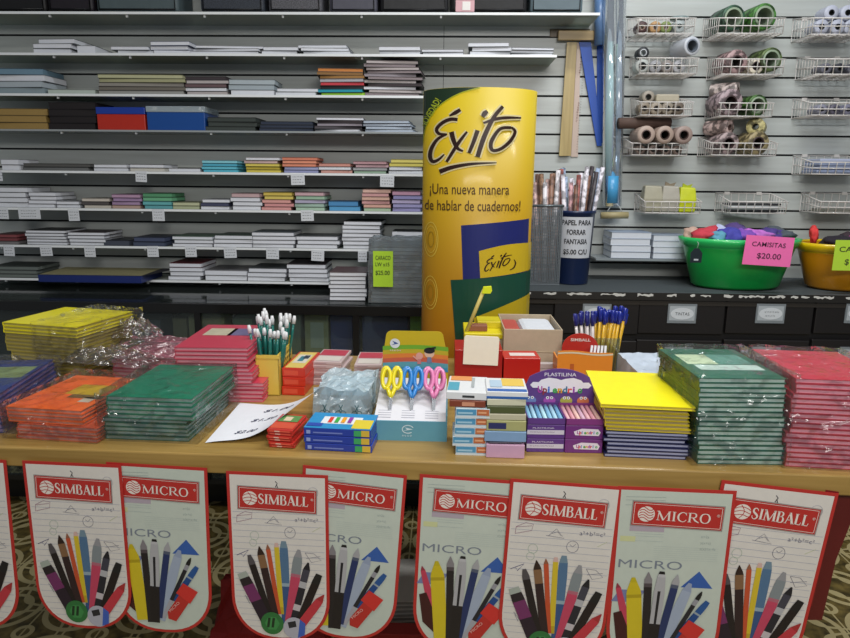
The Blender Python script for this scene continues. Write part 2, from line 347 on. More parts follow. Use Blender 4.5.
# second shelf: loose paper
def sheets(x0, x1, yt, si, phrase, n=2, hx='#dde2ea', tilt=0):
    shelf_stack(si, x0, x1, yt, [('white', hx)] * n, phrase, 'paper bundle', 'paper_bundle', 'paper', d=.17, jit=.012, tw=.12)
sheets(33, 71, 38, 1, 'translucent pile at the left of the second shelf', 3, '#aab4b8')
sheets(73, 92, 45, 1, 'short pile left of the longest gap, second shelf', 1, '#b8c4c4')
sheets(113, 150, 46, 1, 'pile under the dark grey case, second shelf', 2)
sheets(151, 190, 41, 1, 'bluish curled pile on the second shelf', 3, '#b4bcdc')
sheets(192, 260, 45, 1, 'widest white pile on the second shelf', 3)
sheets(262, 298, 46, 1, 'narrow pile next to the widest, second shelf', 2, '#cfd4da')
sheets(299, 348, 44, 1, 'pile over the brown folders, second shelf', 3)
sheets(381, 422, 46, 1, 'neat white pile left of the yellow column, second shelf', 2, '#e6e8ee')
sheets(425, 466, 49, 1, 'low white pile above the yellow column, second shelf', 2)
sheets(469, 510, 42, 1, 'square white pile above the yellow column, second shelf', 3, '#dfe4ea')
sheets(512, 555, 47, 1, 'last pile at the right end, second shelf', 3)
# third shelf
shelf_stack(2, -10, 42, 68, [('grey blue', '#8c9ca4'), ('pale', '#b0bcc4'), ('white', '#c4ccd4'), ('blue', '#6c8ca0')], 'plastic covered pile at the left end, third shelf', 'folder', 'folder', 'folder', d=.16, tw=.15)
shelf_stack(2, 48, 96, 89, [('pale', '#b8c4bc')], 'in front of the olive pads on the third shelf', 'folder', 'folder', 'folder')
shelf_stack(2, 98, 184, 74, [('grey', '#8c8c88'), ('brown', '#5c564c'), ('grey', '#807c74'), ('olive', '#9c9c70'), ('olive', '#b0b084')], 'wide olive pile on the third shelf', 'drawing pad', 'drawing_pad', 'pad', d=.17)
shelf_stack(2, 185, 227, 76, [('grey', '#8c8c90'), ('white', '#b8b4b8'), ('maroon', '#5c4448'), ('grey', '#9c949c'), ('dark', '#403a40')], 'dark striped pile on the third shelf', 'magazine', 'magazine', 'magazine')
shelf_stack(2, 229, 274, 79, [('white', '#b8c0c8'), ('pale grey', '#a4b0b8'), ('pale grey', '#acb8c0')], 'pale plastic pile on the third shelf', 'folder', 'folder', 'folder')
shelf_stack(2, 276, 316, 88, [('white', '#d0d8e0'), ('white', '#dce2e8')], 'low white pair on the third shelf', 'folder', 'folder', 'folder')
shelf_stack(2, 318, 364, 68, [('lime green', '#a4dc3c'), ('teal', '#209cb4'), ('black', '#202026'), ('red', '#cc3c48'), ('grey', '#b0b0b8'), ('brown', '#a0743c'), ('brown', '#8c6434'), ('orange', '#c87c38')], 'rainbow edged pile on the third shelf', 'folder', 'folder', 'folder', jit=.01, tw=.16)
shelf_stack(2, 366, 420, 60, [('grey', '#8c8480'), ('maroon', '#4c3438'), ('white', '#c0bcc0'), ('dark', '#2c282c'), ('green grey', '#8c9490'), ('maroon', '#54383c'), ('grey', '#908890'), ('dark', '#302a30'), ('mauve', '#80606c'), ('grey', '#a8a4a8'), ('mauve', '#7c5c68')], 'tall maroon pile on the third shelf', 'magazine', 'magazine', 'magazine', jit=.014, tw=.2)
# fourth shelf
def box_with_lid(x0, x1, yt, ylid, si, bodyc, lidc, label, d=.16, name='storage_box', clear=False):
    Y = SF + .004; a = P(x0, yt, Y); b = P(x1, yt, Y); zl = P(x0, ylid, Y).z; z0 = SH[si]
    r = empty(name, ((a.x + b.x) / 2, Y, z0), 0, label, 'box'); w = b.x - a.x
    m = MB(); m.lo(-w / 2, w / 2, 0, d, 0, zl - z0, mat(bodyc, .35, var=.06)); m.build('box_body', r, bevel=.002)
    m = MB(); m.lo(-w / 2 - .002, w / 2 + .002, -.002, d + .002, zl - z0, a.z - z0, FILMB if clear else mat(lidc, .35)); m.build('lid', r, bevel=.002)
    return r
shelf_stack(3, -6, 46, 108, [('tan', '#a08448'), ('tan', '#8c7440'), ('tan', '#a4884c')], 'tan cardboard pile at the left of the fourth shelf', 'flat box', 'flat_box', 'box', page='#9c8048')
shelf_stack(3, 47, 94, 102, [('black', '#1e1618'), ('black', '#241a1c'), ('black', '#1e1618'), ('dark maroon', '#2c1a1e')], 'black pile beside the red box, fourth shelf', 'folder', 'folder', 'folder', page='#1a1416')
box_with_lid(96, 144, 107, 114, 3, '#b82c1c', '#1c3c9c', 'red storage box with a blue lid on the fourth shelf')
box_with_lid(146, 204, 106, 112, 3, '#164a94', '#a8bcc8', 'blue storage box under a clear lid on the fourth shelf', clear=True)
shelf_stack(3, 206, 256, 117, [('black', '#1c2220'), ('grey', '#3a4440'), ('black', '#202624')], 'black pile right of the blue box, fourth shelf', 'tray', 'paper_tray', 'tray', page='#39413e')
shelf_stack(3, 259, 313, 121, [('navy', '#242c40'), ('navy', '#1e2638'), ('slate', '#3c4858')], 'navy pile on the fourth shelf', 'folder', 'folder', 'folder', page='#2a3448')
shelf_stack(3, 314, 361, 117, [('white', '#a8a0a8'), ('dark', '#3a343c'), ('grey', '#948c98'), ('dark', '#302c34'), ('white', '#b0a8b4')], 'curled dark pile on the fourth shelf', 'magazine', 'magazine', 'magazine', jit=.014, tw=.25)
shelf_stack(3, 364, 412, 120, [('white', '#c0ccd8'), ('pale blue', '#98acc4'), ('navy', '#38486c'), ('white', '#b8c4d4')], 'plastic bagged pile on the fourth shelf', 'bag of paper', 'paper_bag', 'bag', jit=.01, page='#b8c4d4', tw=.15)
# cases on the top shelf
def case(x0, x1, hx, label, d=.17, h=.17, trim='#0c0d10', pattern=False):
    Y = SF - .0; a = P(x0, 12, Y); b = P(x1, 12, Y); w = b.x - a.x
    r = empty('carry_case', ((a.x + b.x) / 2, Y, SH[0]), 0, label, 'case', 'carry cases on the top shelf')
    m = MB(); m.lo(-w / 2, w / 2, .004, d, .0, h, mat(hx, .6, var=.3 if pattern else .1, scale=250 if pattern else 30, bump=.4)); m.build('case_body', r, bevel=.015, seg=4)
    m = MB(); q = .012
    pts = [(-w / 2 + q, .003, .01), (w / 2 - q, .003, .01), (w / 2 - q, .003, h - .01), (-w / 2 + q, .003, h - .01)]
    m.tube(pts, .0035, mat(trim, .4), 6, closed=True); m.build('zip_trim', r)
case(-20, 46, '#0b0b0e', 'black carry case at the left end of the top shelf')
case(47, 93, '#17101a', 'dark plum black carry case, second on the top shelf')
case(96, 178, '#4c5a5e', 'wide blue grey carry case with black piping on the top shelf')
case(200, 264, '#303640', 'black mesh patterned carry case on the top shelf', pattern=True)
case(268, 322, '#54545a', 'grey speckled carry case on the top shelf', pattern=True)
case(329, 377, '#4c4c58', 'plain mid grey carry case on the top shelf')
case(380, 448, '#15161a', 'black carry case left of the pink pictured one, top shelf')
r = case(450, 527, '#0c0c10', 'black carry case with a pink picture on the top shelf')
m = MB(); a = P(457, 6, SF - .003); m.box((a.x + .03, a.y, a.z), (.07, .003, .04), mat('#d8a8b0', .5)); m.box((a.x + .035, a.y - .002, a.z), (.03, .002, .03), mat('#f0ece8', .5))
o = m.build('picture_card'); tag(o, 'small pink picture card on a black case, top shelf', 'card')
case(530, 583, '#5c6c74', 'blue grey carry case at the right end of the top shelf')
# price tags
def tag_paper(px0, px1, py0, py1, k, where):
    Y = SF - .0031; a = P(px0, py0, Y); b = P(px1, py1, Y); w = b.x - a.x; h = a.z - b.z
    r = empty('price_tag', ((a.x + b.x) / 2, Y, b.z), 0, f'white price tag clipped under the {where}', 'price tag', 'white price tags on the shelves')
    m = MB(); m.lo(-w / 2, w / 2, -.0008, 0, 0, h, mat('#d8dce2', .6)); cd = m.build('card', r)
    m = MB()
    for q in range(3):
        x = -w * .38
        while x < w * .3:
            l = random.uniform(.004, .009); stroke(m, [(x, h * (.75 - q * .25)), (x + l, h * (.75 - q * .25) + random.uniform(-.001, .001))], .0016, -.0012, mat('#50545c', .6)); x += l + .003
    m.build('writing', cd); r.rotation_euler[1] = random.uniform(-.05, .05)
T5 = [(135, 147, 171, 182, 'cream pair, fifth shelf'), (291, 305, 174, 185, 'orange stack, fifth shelf'), (380, 394, 175, 187, 'pink and grey stack, fifth shelf')]
T6 = [(-2, 9, 208, 219, 'far left white stack, sixth shelf'), (18, 41, 208, 219, 'second white stack, sixth shelf'), (68, 80, 209, 221, 'cream and black stack, sixth shelf'), (152, 165, 209, 221, 'teal stack, sixth shelf'), (301, 314, 210, 221, 'pastel stack, sixth shelf')]
T7 = [(3, 15, 245, 256, 'dark red stack, seventh shelf'), (40, 53, 246, 256, 'first white stack, seventh shelf'), (84, 96, 246, 257, 'maroon topped stack, seventh shelf'), (147, 159, 246, 257, 'navy pair, seventh shelf'), (185, 197, 246, 257, 'green topped stack, seventh shelf'), (224, 237, 247, 258, 'dark green topped stack, seventh shelf'), (266, 279, 248, 259, 'grey topped stack, seventh shelf'), (311, 324, 250, 261, 'slate topped stack, seventh shelf'), (358, 367, 251, 262, 'tallest white stack, seventh shelf')]
for k, T in enumerate((T5, T6, T7)):
    for q in T: tag_paper(q[0], q[1], q[2], q[3], k, q[4])
# price panel of small papers hung lower
tag_paper(-2, 3, 170, 181, 9, 'left end of the fifth shelf')

# ------------------------------------------------------------ left display counter (glass case)
CL = .85; LF = 2.33
blk = mat('#0c0d0f', .35, coat=.2)
r = empty('glass_display_counter', (-.85, LF, 0), 0, 'long black framed glass display counter under the notebook shelves', 'counter')
XL, XR = -1.25, .92 + .22
m = MB(); m.lo(XL, XR, 0.004, WY - LF - .01, CL - .008, CL, film('counter_glass', '#98a4a2', gl=.3, diff=.05, bump=0, rough=.07, shade=.95)); m.build('glass_top', r)
m = MB(); m.lo(XL, XR, -.01, .008, CL - .035, CL - .001, blk)
for x in (-1.02, -.40, -.06, .18, .52, .8): 
    m.lo(x, x + .022, -.006, .008, .16, CL - .035, blk)
m.build('frame', r)
m = MB(); m.lo(XL, XR, 0.006, .009, .16, CL - .036, GLASS); m.build('front_glass', r)
m = MB(); m.lo(XL, XR, .13, .5, 0, .14, mat('#141210', .5)); m.lo(XL, XR, .0, .5, .14, .16, mat('#1c1a18', .5)); m.lo(XL, XR, .49, .5, .16, CL - .01, mat('#2a2724', .6)); m.build('cabinet_base', r)
m = MB(); m.lo(XL, XR, .03, .48, .60, .606, mat('#59605f', .2)); m.build('inner_shelf', r)
def in_case(x0, x1, yt, yb, hx, label, name='boxed_item', cat='box', d=.12, Y=2.42, zs=.6075, label2=None):
    a = P(x0, yt, Y); b = P(x1, yt, Y); w = b.x - a.x
    e = empty(name, ((a.x + b.x) / 2, Y, zs), 0, label, cat); m = MB(); m.lo(-w / 2, w / 2, 0, d, 0, a.z - zs, mat(hx, .5, var=.12)); m.build('body', e, bevel=.003)
    if label2:
        m = MB(); m.lo(-w * .25, w * .3, -.001, 0, (a.z - zs) * .3, (a.z - zs) * .8, mat(label2, .6)); m.build('sticker', e)
in_case(100, 132, 312, 345, '#243290', 'navy box inside the glass counter behind the yellow notebooks')
in_case(133, 160, 320, 345, '#50525e', 'dark grey box inside the glass counter beside the navy one')
in_case(172, 186, 318, 345, '#7c705c', 'narrow brown box inside the glass counter')
in_case(188, 224, 316, 345, '#a49878', 'khaki box with pale sticker inside the glass counter', label2='#9c9484')
in_case(232, 252, 318, 345, '#5c745c', 'dull green box behind the paint brushes in the counter')
in_case(258, 300, 314, 345, '#7c8474', 'grey green box right of the paint brushes inside the counter')
in_case(304, 328, 312, 345, '#a8a480', 'olive box with white stickers inside the counter', label2='#b8bab0')
in_case(330, 352, 312, 345, '#24367c', 'navy blue bag left of the counter post', name='bagged_item', cat='bag')
in_case(362, 408, 312, 345, '#20306c', 'navy blue package right of the counter post')
in_case(410, 424, 315, 345, '#84ac38', 'green box beside the yellow column in the counter')
# items on the left counter
zc = CL + .0015
r = empty('desk_blotter', tuple(G(90, 283, SH[7])), 0, 'large flat olive book with a blue edge on the eighth shelf', 'book')
a = G(33, 287, SH[7]); b = G(142, 288, SH[7])
m = MB(); w = b.x - a.x; dd = .2; m.add([(-w / 2, 0, .03), (w / 2, .0, .03), (w / 2, dd, .034), (-w / 2, dd, .034), (-w / 2, 0, .002), (w / 2, .0, .002), (w / 2, dd, .002), (-w / 2, dd, .002)], [(0, 1, 2, 3), (4, 7, 6, 5), (0, 4, 5, 1), (1, 5, 6, 2), (2, 6, 7, 3), (3, 7, 4, 0)], mat('#1c2c6c', .4)); m.build('blue_body', r)
m = MB(); m.add([(-w / 2, 0.004, .0312), (w / 2, .004, .0312), (w / 2, dd, .0352), (-w / 2, dd, .0352)], [(0, 1, 2, 3)], mat('#8c8664', .5, var=.15)); m.add([(w/2+.001, .01, .0312), (w/2+.02, .02, .0312), (w/2+.07, dd, .0352), (w/2+.001, dd, .0352)], [(0,1,2,3)], mat('#23222a', .5)); m.build('cover', r)
shelf_stack(7, -12, 36, 266, [('grey', '#48504c'), ('pale', '#6c7470'), ('grey', '#545c58')], 'dim pile at the left of the eighth shelf', 'folder', 'folder', 'folder', d=.2, page='#6c7470')
shelf_stack(7, 168, 201, 263, wk(3) + [('dark red covered', '#5c2028')], 'stack with a dark red cover, eighth shelf', d=.18)
shelf_stack(7, 203, 246, 270, [('white', '#b8bcc0'), ('grey covered', '#6c6c70')], 'low pair next to the dark red stack, eighth shelf', d=.18)
shelf_stack(7, 247, 285, 268, [('white', '#c4c8cc'), ('white', '#b8bcc4'), ('slate covered', '#484c50')], 'stack with a slate cover on the eighth shelf', d=.18)
shelf_stack(7, 287, 327, 264, wk(3) + [('dark plum covered', '#3a3236')], 'stack with a plum cover on the eighth shelf', d=.18)
shelf_stack(0, 329, 366, 272, wk(6) + [('wine covered', '#4c3438')], 'stack beside the grey bundle, glass counter', Y=2.42, zb=zc, d=.18, jit=.003)
# grey plastic wrapped bundle
a = P(368, 240, 2.4); b = P(424, 240, 2.4)
r = empty('wrapped_bundle', (.5 * (a.x + b.x) + .0, 2.385, zc), -.02, 'large grey plastic wrapped bundle of sheets with a green price card', 'bundle')
w = b.x - a.x - .01
m = MB()
for i in range(16): 
    zz = i * .0135; m.box((random.uniform(-.004, .004), .09, zz + .006), (w * .96, .15, .011), mat('#c4ccd0' if i % 3 else '#8c989c', .6, var=.1), rz=random.uniform(-.03, .03))
m.build('sheets', r)
def crinkle_box(mb, w, d, h, m, amp=.006, n=10, taper=0, z0=0.001, top_bulge=0, seed=1):
    rnd = random.Random(seed); vs = []; idx = {}
    def V(i, j, k, nx, ny, nz):
        key = (i, j, k)
        if key in idx: return idx[key]
        x = (i / nx - .5) * w; y = (j / ny) * d; z = z0 + (k / nz) * h
        e = 1 - taper * (k / nz)
        q = Vector((x * e, d / 2 + (y - d / 2) * e, z + (top_bulge * rnd.uniform(0, 1) if k == nz else 0)))
        if k: q += Vector([rnd.uniform(-amp, amp) for _ in range(3)]) * (1 if k < nz else .8)
        if k == nz: q.z = max(q.z, z0 + h - amp * .1)
        idx[key] = len(vs); vs.append(q); return idx[key]
    nx = ny = n; nz = max(3, n // 2); fs = []
    for i in range(nx):
        for k in range(nz):
            fs.append((V(i, 0, k, nx, ny, nz), V(i + 1, 0, k, nx, ny, nz), V(i + 1, 0, k + 1, nx, ny, nz), V(i, 0, k + 1, nx, ny, nz)))
            fs.append((V(i + 1, ny, k, nx, ny, nz), V(i, ny, k, nx, ny, nz), V(i, ny, k + 1, nx, ny, nz), V(i + 1, ny, k + 1, nx, ny, nz)))
        for j in range(ny): fs.append((V(i, j, nz, nx, ny, nz), V(i + 1, j, nz, nx, ny, nz), V(i + 1, j + 1, nz, nx, ny, nz), V(i, j + 1, nz, nx, ny, nz)))
    for j in range(ny):
        for k in range(nz):
            fs.append((V(0, j + 1, k, nx, ny, nz), V(0, j, k, nx, ny, nz), V(0, j, k + 1, nx, ny, nz), V(0, j + 1, k + 1, nx, ny, nz)))
            fs.append((V(nx, j, k, nx, ny, nz), V(nx, j + 1, k, nx, ny, nz), V(nx, j + 1, k + 1, nx, ny, nz), V(nx, j, k + 1, nx, ny, nz)))
    mb.add(vs, fs, m, smooth=False)
m = MB(); crinkle_box(m, w * 1.04, .19, .225, FILMG, .004, 9, .04, seed=3, top_bulge=.01); o = m.build('plastic_cover', r); o.location = (0, -.008, 0)
LIME = mat('#b6e02c', .55)
def sign(name, pts, hx, label, lines, y, parent=None, cat='price sign', ink='#2a3a18', rot=0):
    """pts: x0,y0,x1,y1 px at depth y"""
    a = P(pts[0], pts[1], y); b = P(pts[2], pts[3], y); w = b.x - a.x; h = a.z - b.z
    e = empty(name, ((a.x + b.x) / 2, y, b.z), 0, label, cat); e.rotation_euler = (0, rot, 0)
    m = MB(); m.lo(-w / 2, w / 2, 0, .0012, 0, h, mat(hx, .55)); cd = m.build('card', e)
    m = MB()
    for s, x, z, sz, wd in lines: put_text(m, s, -w / 2 + x * w, z * h, sz * h, mat(ink, .6), width=wd * w if wd else None, y=-.0008, bold=.01)
    m.build('writing', cd); return e
sign('price_sign', (373, 251, 393, 287), '#b2dc30', 'lime green price card on the grey wrapped bundle', [('CARACO', .12, .76, .16, .76), ('LW x15', .12, .58, .15, .7), ('$25.00', .12, .34, .17, .72)], 2.365)

# ------------------------------------------------------------ right counter (dark drawer cabinet)
CR = .90; RF = 2.40; X0, X1 = .29, 1.78
dk = mat('#110f10', .5, var=.1); 
r = empty('drawer_counter', (0, RF, 0), 0, 'black drawer cabinet with label holders under the basket wall', 'counter')
m = MB(); m.lo(X0, X1, 0, WY - RF - .002, CR - .016, CR, film('dark_top', '#6c7478', gl=.1, diff=.5, bump=0, rough=.25, shade=.5)); m.lo(X0, X1, .0, WY - RF - .002, CR - .02, CR - .0165, mat('#5c6468', .35)); m.build('worktop', r)
m = MB(); chips = mat('#c8c8c4', .7, var=.1); m.lo(X0, X1, -.004, 0, CR - .026, CR + .001, mat('#1a1816', .5))
m.build('edge_strip', r)
x = X0 + .01
while x < X1 - .05:
    l = random.uniform(.012, .11); n = max(3, int(l / .008)); z = CR - .006
    up = [(x + l * i / n, z + random.uniform(.0, .005)) for i in range(n + 1)]; dn = [(x + l * (n - i) / n, z - random.uniform(.001, .008)) for i in range(n + 1)]
    m = MB(); flat(m, up + dn, -.0046, chips); m.build('peeled_paint', r); x += l + random.uniform(.005, .05)
m = MB(); m.lo(X0, X1, .02, .44, .10, CR - .045, dk); m.lo(X0, X1, .08, .42, 0, .1, dk); m.lo(X0, X1, -.0, .44, CR - .045, CR - .03, mat('#2a2622', .4)); m.build('cabinet_body', r)
for row in range(2):
    for c, px in enumerate((596, 681, 769, 858)):
        cz = P(px, 313 if row == 0 else 356, RF + .01).z; cx = P(px, 313, RF + .01).x
        e = MB(); e.lo(cx - .155, cx + .155, .002, .02, cz - .078, cz + .062, mat('#151213', .45, var=.1)); dr = e.build('drawer', r, bevel=.003)
        e = MB(); e.lo(cx - .052, cx + .052, -.002, .002, cz - .036, cz + .036, mat('#8a9298', .35, .3)); e.build('label_holder', dr)
        e = MB(); flat(e, [(cx - .046 + 0, cz - .026), (cx + .046, cz - .026), (cx + .046, cz + .028), (cx - .046, cz + .028)], -.0026, mat('#a8b0b6', .6)); flat(e, circ(cx, cz, .042, 20, .022), -.003, mat('#ccd2d8', .6))
        if row == 0 and c == 1: put_text(e, 'TINTAS', cx - .026, cz - .006, .016, mat('#4a5058', .6), width=.052, y=-.0035)
        else: scribble(e, cx - .024, cz + .003, .046, .008, mat('#4a5058', .6), -.0035, None, c + row * 5); scribble(e, cx - .02, cz - .012, .036, .008, mat('#4a5058', .6), -.0035, None, c + row * 7)
        e.build('label_card', dr)
# basins
def basin(cx, cy, a_, b_, h, hx, label, rim, taper=.8):
    e = empty('plastic_basin', (cx, cy, CR + .001), 0, label, 'basin')
    M_ = mat(hx, .3, coat=.25)
    pr = [(.02, .002), (taper * .86, .002), (taper * .95, .012), (.955, h - .035), (.97, h - .03), (1.0, h - .028), (1.04, h - .012), (1.05, h), (1.0, h + .002), (.96, h - .004), (.94, h - .03), (taper * .9, .02), (.02, .01)]
    m = MB(); m.lathe([(r_ * a_, z) for r_, z in pr[:4]] + [(r_ * a_, z) for r_, z in pr[9:]], M_, 48, 1, b_ / a_); m.build('bowl', e)
    m = MB(); m.lathe([(r_ * a_, z) for r_, z in pr[3:10]], mat(rim, .28, coat=.3), 48, 1, b_ / a_)
    m.build('rim', e); return e
gb = basin(1.125, 2.575, .215, .145, .19, '#109c44', 'green plastic basin full of small clothes on the dark counter', '#2cc468')
ob = basin(1.555, 2.575, .20, .145, .175, '#c98812', 'orange plastic basin with a yellow rim on the dark counter', '#e8c412')
def cloth(cx, cy, cz, s, hx, label, seed, flatn=.6):
    rnd = random.Random(seed); bm = bmesh.new(); bmesh.ops.create_icosphere(bm, subdivisions=3, radius=1)
    from mathutils import noise
    for v in bm.verts:
        d = noise.noise(v.co * 1.7 + Vector((seed * 3.1, 0, 0))) * .5 + noise.noise(v.co * 4 + Vector((0, seed, 0))) * .22
        v.co = Vector((v.co.x * s[0], v.co.y * s[1], v.co.z * s[2])) * (1 + d)
    me = bpy.data.meshes.new('garment'); bm.to_mesh(me); bm.free(); me.materials.append(mat(hx, .8, var=.25, scale=90, bump=.3))
    for p in me.polygons: p.use_smooth = True
    o = bpy.data.objects.new('folded_garment', me); C.objects.link(o); o.location = (cx, cy, cz); o.rotation_euler = (rnd.uniform(-.3, .3), rnd.uniform(-.3, .3), rnd.uniform(0, 3)); tag(o, label, 'garment')
zt = CR + .19
GC = [(-.13, -.03, (.045, .04, .022), '#c83c4c', 'red garment at the left of the green basin'), (-.15, .02, (.03, .04, .02), '#c8a898', 'beige garment behind the red one in the green basin'),
      (-.105, -.07, (.03, .025, .018), '#5c9cb4', 'aqua garment at the front left of the green basin'), (-.06, -.05, (.04, .04, .024), '#4444a4', 'indigo garment in the middle of the green basin'), (-.07, .02, (.04, .03, .03), '#b4bcdc', 'pale lilac garment heaped in the green basin'),
      (-.01, -.04, (.045, .04, .022), '#7c4cb0', 'purple garment in the centre of the green basin'), (.0, .03, (.05, .04, .03), '#54407c', 'deep violet garment at the back of the green basin'), (.045, -.04, (.045, .04, .02), '#c070cc', 'pinkish mauve garment at the green basin front'),
      (.09, .0, (.04, .04, .024), '#4c3c84', 'blue violet garment right of the mauve one'), (.13, .02, (.045, .04, .026), '#4c545c', 'slate grey garment at the right of the green basin')]
for i, (dx, dy, s, hx, lb) in enumerate(GC): cloth(1.125 + dx * 1.12, 2.565 + dy, zt + .008, [q * 1.25 for q in s], hx, lb, i + 1)
# filling of soft dark garments under the heap
OC = [(-.15, .0, (.016, .02, .03), '#d83c3c', 'red garment standing up at the left of the orange basin', .025), (-.06, .0, (.06, .05, .02), '#26202c', 'black garment in the orange basin', .0), (.03, -.02, (.06, .05, .024), '#a8508c', 'magenta garment in the orange basin', .02), (.02, .05, (.06, .04, .03), '#3a2c34', 'dark plum garment at the back of the orange basin', 0), (.1, .03, (.05, .05, .03), '#c85c80', 'rose garment at the right of the orange basin', .01)]
for i, (dx, dy, s, hx, lb, dz) in enumerate(OC): cloth(1.555 + dx, 2.575 + dy, zt - .008 + dz, s, hx, lb, i + 20)
sign('price_sign', (745, 236, 790, 266), '#f470b4', 'pink handwritten price sign on the green basin', [('CAMISITAS', .14, .64, .22, .7), ('$20.00', .28, .24, .26, .5)], 2.39, ink='#4c2040', rot=math.radians(3))
sign('price_sign', (836, 240, 878, 271), '#b6dc3c', 'yellow green handwritten price sign on the orange basin', [('CAMISAS', .1, .62, .24, .8), ('$ 40.00', .25, .2, .26, .6)], 2.40, ink='#3a4420')
a = P(696, 248, 2.41); e = empty('swing_tag', (a.x, 2.40, a.z - .052), 0, 'small navy swing tag hanging from the green basin rim', 'tag')
m = MB(); m.poly([(-.02, 0), (.02, 0), (.021, .035), (.008, .052), (-.008, .052), (-.021, .035)], .002, 0, mat('#16242c', .4)); m.build('card', e)
m = MB(); m.tube([(0, .001, .048), (.004, .0, .07), (.0, .004, .075)], .0008, mat('#c8ccd0', .5), 5); m.build('string', e); m = MB(); flat(m, [(-.008, .008), (.008, .008), (.008, .014), (-.008, .014)], -.001, mat('#b8c0c8', .5)); m.build('print', e)

# ------------------------------------------------------------ wire baskets
WH = mat('#e4e0dc', .35, coat=.3)
def basket(px0, px1, pyf0, pyf1, label, w=None):
    """front rim y pyf0, bottom y pyf1 at the front plane"""
    Yf = WY - .155; a = P(px0, pyf1, Yf); b = P(px1, pyf1, Yf); zr = P(px0, pyf0, Yf).z; w = b.x - a.x
    e = empty('wire_basket', ((a.x + b.x) / 2, Yf, a.z), 0, label, 'basket', 'white wire baskets on the wall')
    h = max(.045, zr - a.z); D = .154; hb = h + .03; r_ = .0020; W2 = w / 2
    m = MB()
    m.tube([(-W2 - .004, 0, h), (W2 + .004, 0, h), (W2 + .004, D, hb), (-W2 - .004, D, hb)], .0024, WH, 6, closed=True); m.build('rim', e)
    m = MB()
    m.tube([(-W2, .004, 0), (W2, .004, 0), (W2, D, 0), (-W2, D, 0)], r_, WH, 5, closed=True)
    for t_ in (.5,): m.tube([(-W2, .002, h * t_), (W2, .002, h * t_), (W2, D, hb * t_), (-W2, D, hb * t_)], r_, WH, 4, closed=True)
    n = int(w / .03)
    for i in range(n + 1):
        x = -W2 + w * i / n; m.tube([(x, 0, h), (x, .004, 0), (x, D, 0), (x, D, hb)], r_, WH, 4, caps=False)
    for j in range(1, 7):
        y = D * j / 7; m.tube([(-W2, y, h + (hb - h) * j / 7), (-W2, y, 0), (W2, y, 0), (W2, y, h + (hb - h) * j / 7)], r_, WH, 4, caps=False)
    m.build('wire_grid', e)
    for x in (-W2 * .6, W2 * .6): m = MB(); m.box((x, D + .001, hb), (.02, .006, .012), WH); m.build('hook', e)
    return e, w, h
BK = {}
for k, (x0, x1, y0, y1, lb) in {
    'A1': (638, 694, 18, 33, 'wire basket at the top left of the basket wall'), 'A2': (640, 697, 58, 73, 'wire basket of tape rolls, second in the left column'), 'A3': (641, 692, 102, 115, 'wire basket of brown tape, third in the left column'), 'A4': (632, 687, 144, 155, 'wire basket of brown paper tubes, left column'), 'A5': (645, 700, 206, 213, 'wire basket of beige bags at the bottom left'),
    'B1': (718, 783, 18, 33, 'wire basket of green rolls, top of the middle column'), 'B2': (722, 783, 59, 74, 'wire basket, second in the middle column'), 'B3': (720, 772, 103, 116, 'wire basket, third in the middle column'), 'B4': (712, 776, 143, 155, 'wire basket of spotted rolls, fourth in the middle column'), 'B5': (730, 786, 205, 213, 'wire basket with black cases, bottom of the middle column'),
    'C1': (812, 868, 18, 34, 'wire basket of white rolls at the top right'), 'C2': (816, 868, 59, 74, 'wire basket with dark pieces, second in the right column'), 'C3': (812, 868, 103, 115, 'wire basket, third in the right column'), 'C4': (812, 868, 163, 174, 'wire basket of pale blue packs, right column'), 'C5': (820, 876, 203, 213, 'empty looking wire basket at the bottom right')}.items():
    BK[k] = basket(x0, x1, y0, y1, lb)
def roll(k, dx, dz, r_, L, hx, core, label, hole=.5, ang=0, dy=.02, name='ribbon_roll', grp=None, spots=0, cat='roll', ends=None):
    e, w, h = BK[k]; o = empty(name, (e.location.x + dx, e.location.y + dy, e.location.z + .003 + r_ + dz), 0, label, cat, grp)
    m = MB(); M_ = mat(hx, .5, var=.6 if spots else .12, scale=45 if spots else 50)
    T = Matrix.Rotation(ang, 4, 'Z') @ Matrix.Rotation(-PI / 2, 4, 'X')
    m.lathe([(r_ * hole, 0), (r_ * .98, 0), (r_, .002), (r_, L - .002), (r_ * .98, L), (r_ * hole, L), (r_ * hole, 0)], M_, 20, T=T); m.build('wound_roll', o)
    if core:
        m = MB(); m.lathe([(r_ * hole * .8, -.001), (r_ * hole, -.001), (r_ * hole, L), (r_ * hole * .8, L), (r_ * hole * .8, -.001)], mat(core, .6), 18, T=T); m.build('core', o)
    return o
# A1 small jars/rolls
for i, (dx, hx, lb) in enumerate([(-.085, '#4c3434', 'dark maroon spool in the top left basket'), (-.035, '#b89060', 'copper spool in the top left basket'), (.005, '#7c8c50', 'olive spool in the top left basket')]): roll('A1', dx, 0, .022, .05, hx, '#c8b0a0', lb, .45)
roll('A1', .055, 0.002, .024, .06, '#a8b0b0', '#c8d0d0', 'grey spool in the top left basket', .5); 
m = MB(); m.lathe([(.001, 0), (.033, 0), (.036, .004), (.034, .009), (.02, .012), (.001, .013)], mat('#7c8c8c', .3), 24); e = BK['A1'][0]; o = m.build('round_lid', loc=(e.location.x + .06, e.location.y + .045, e.location.z + .056)); tag(o, 'grey round lid on top of the grey spool', 'lid')
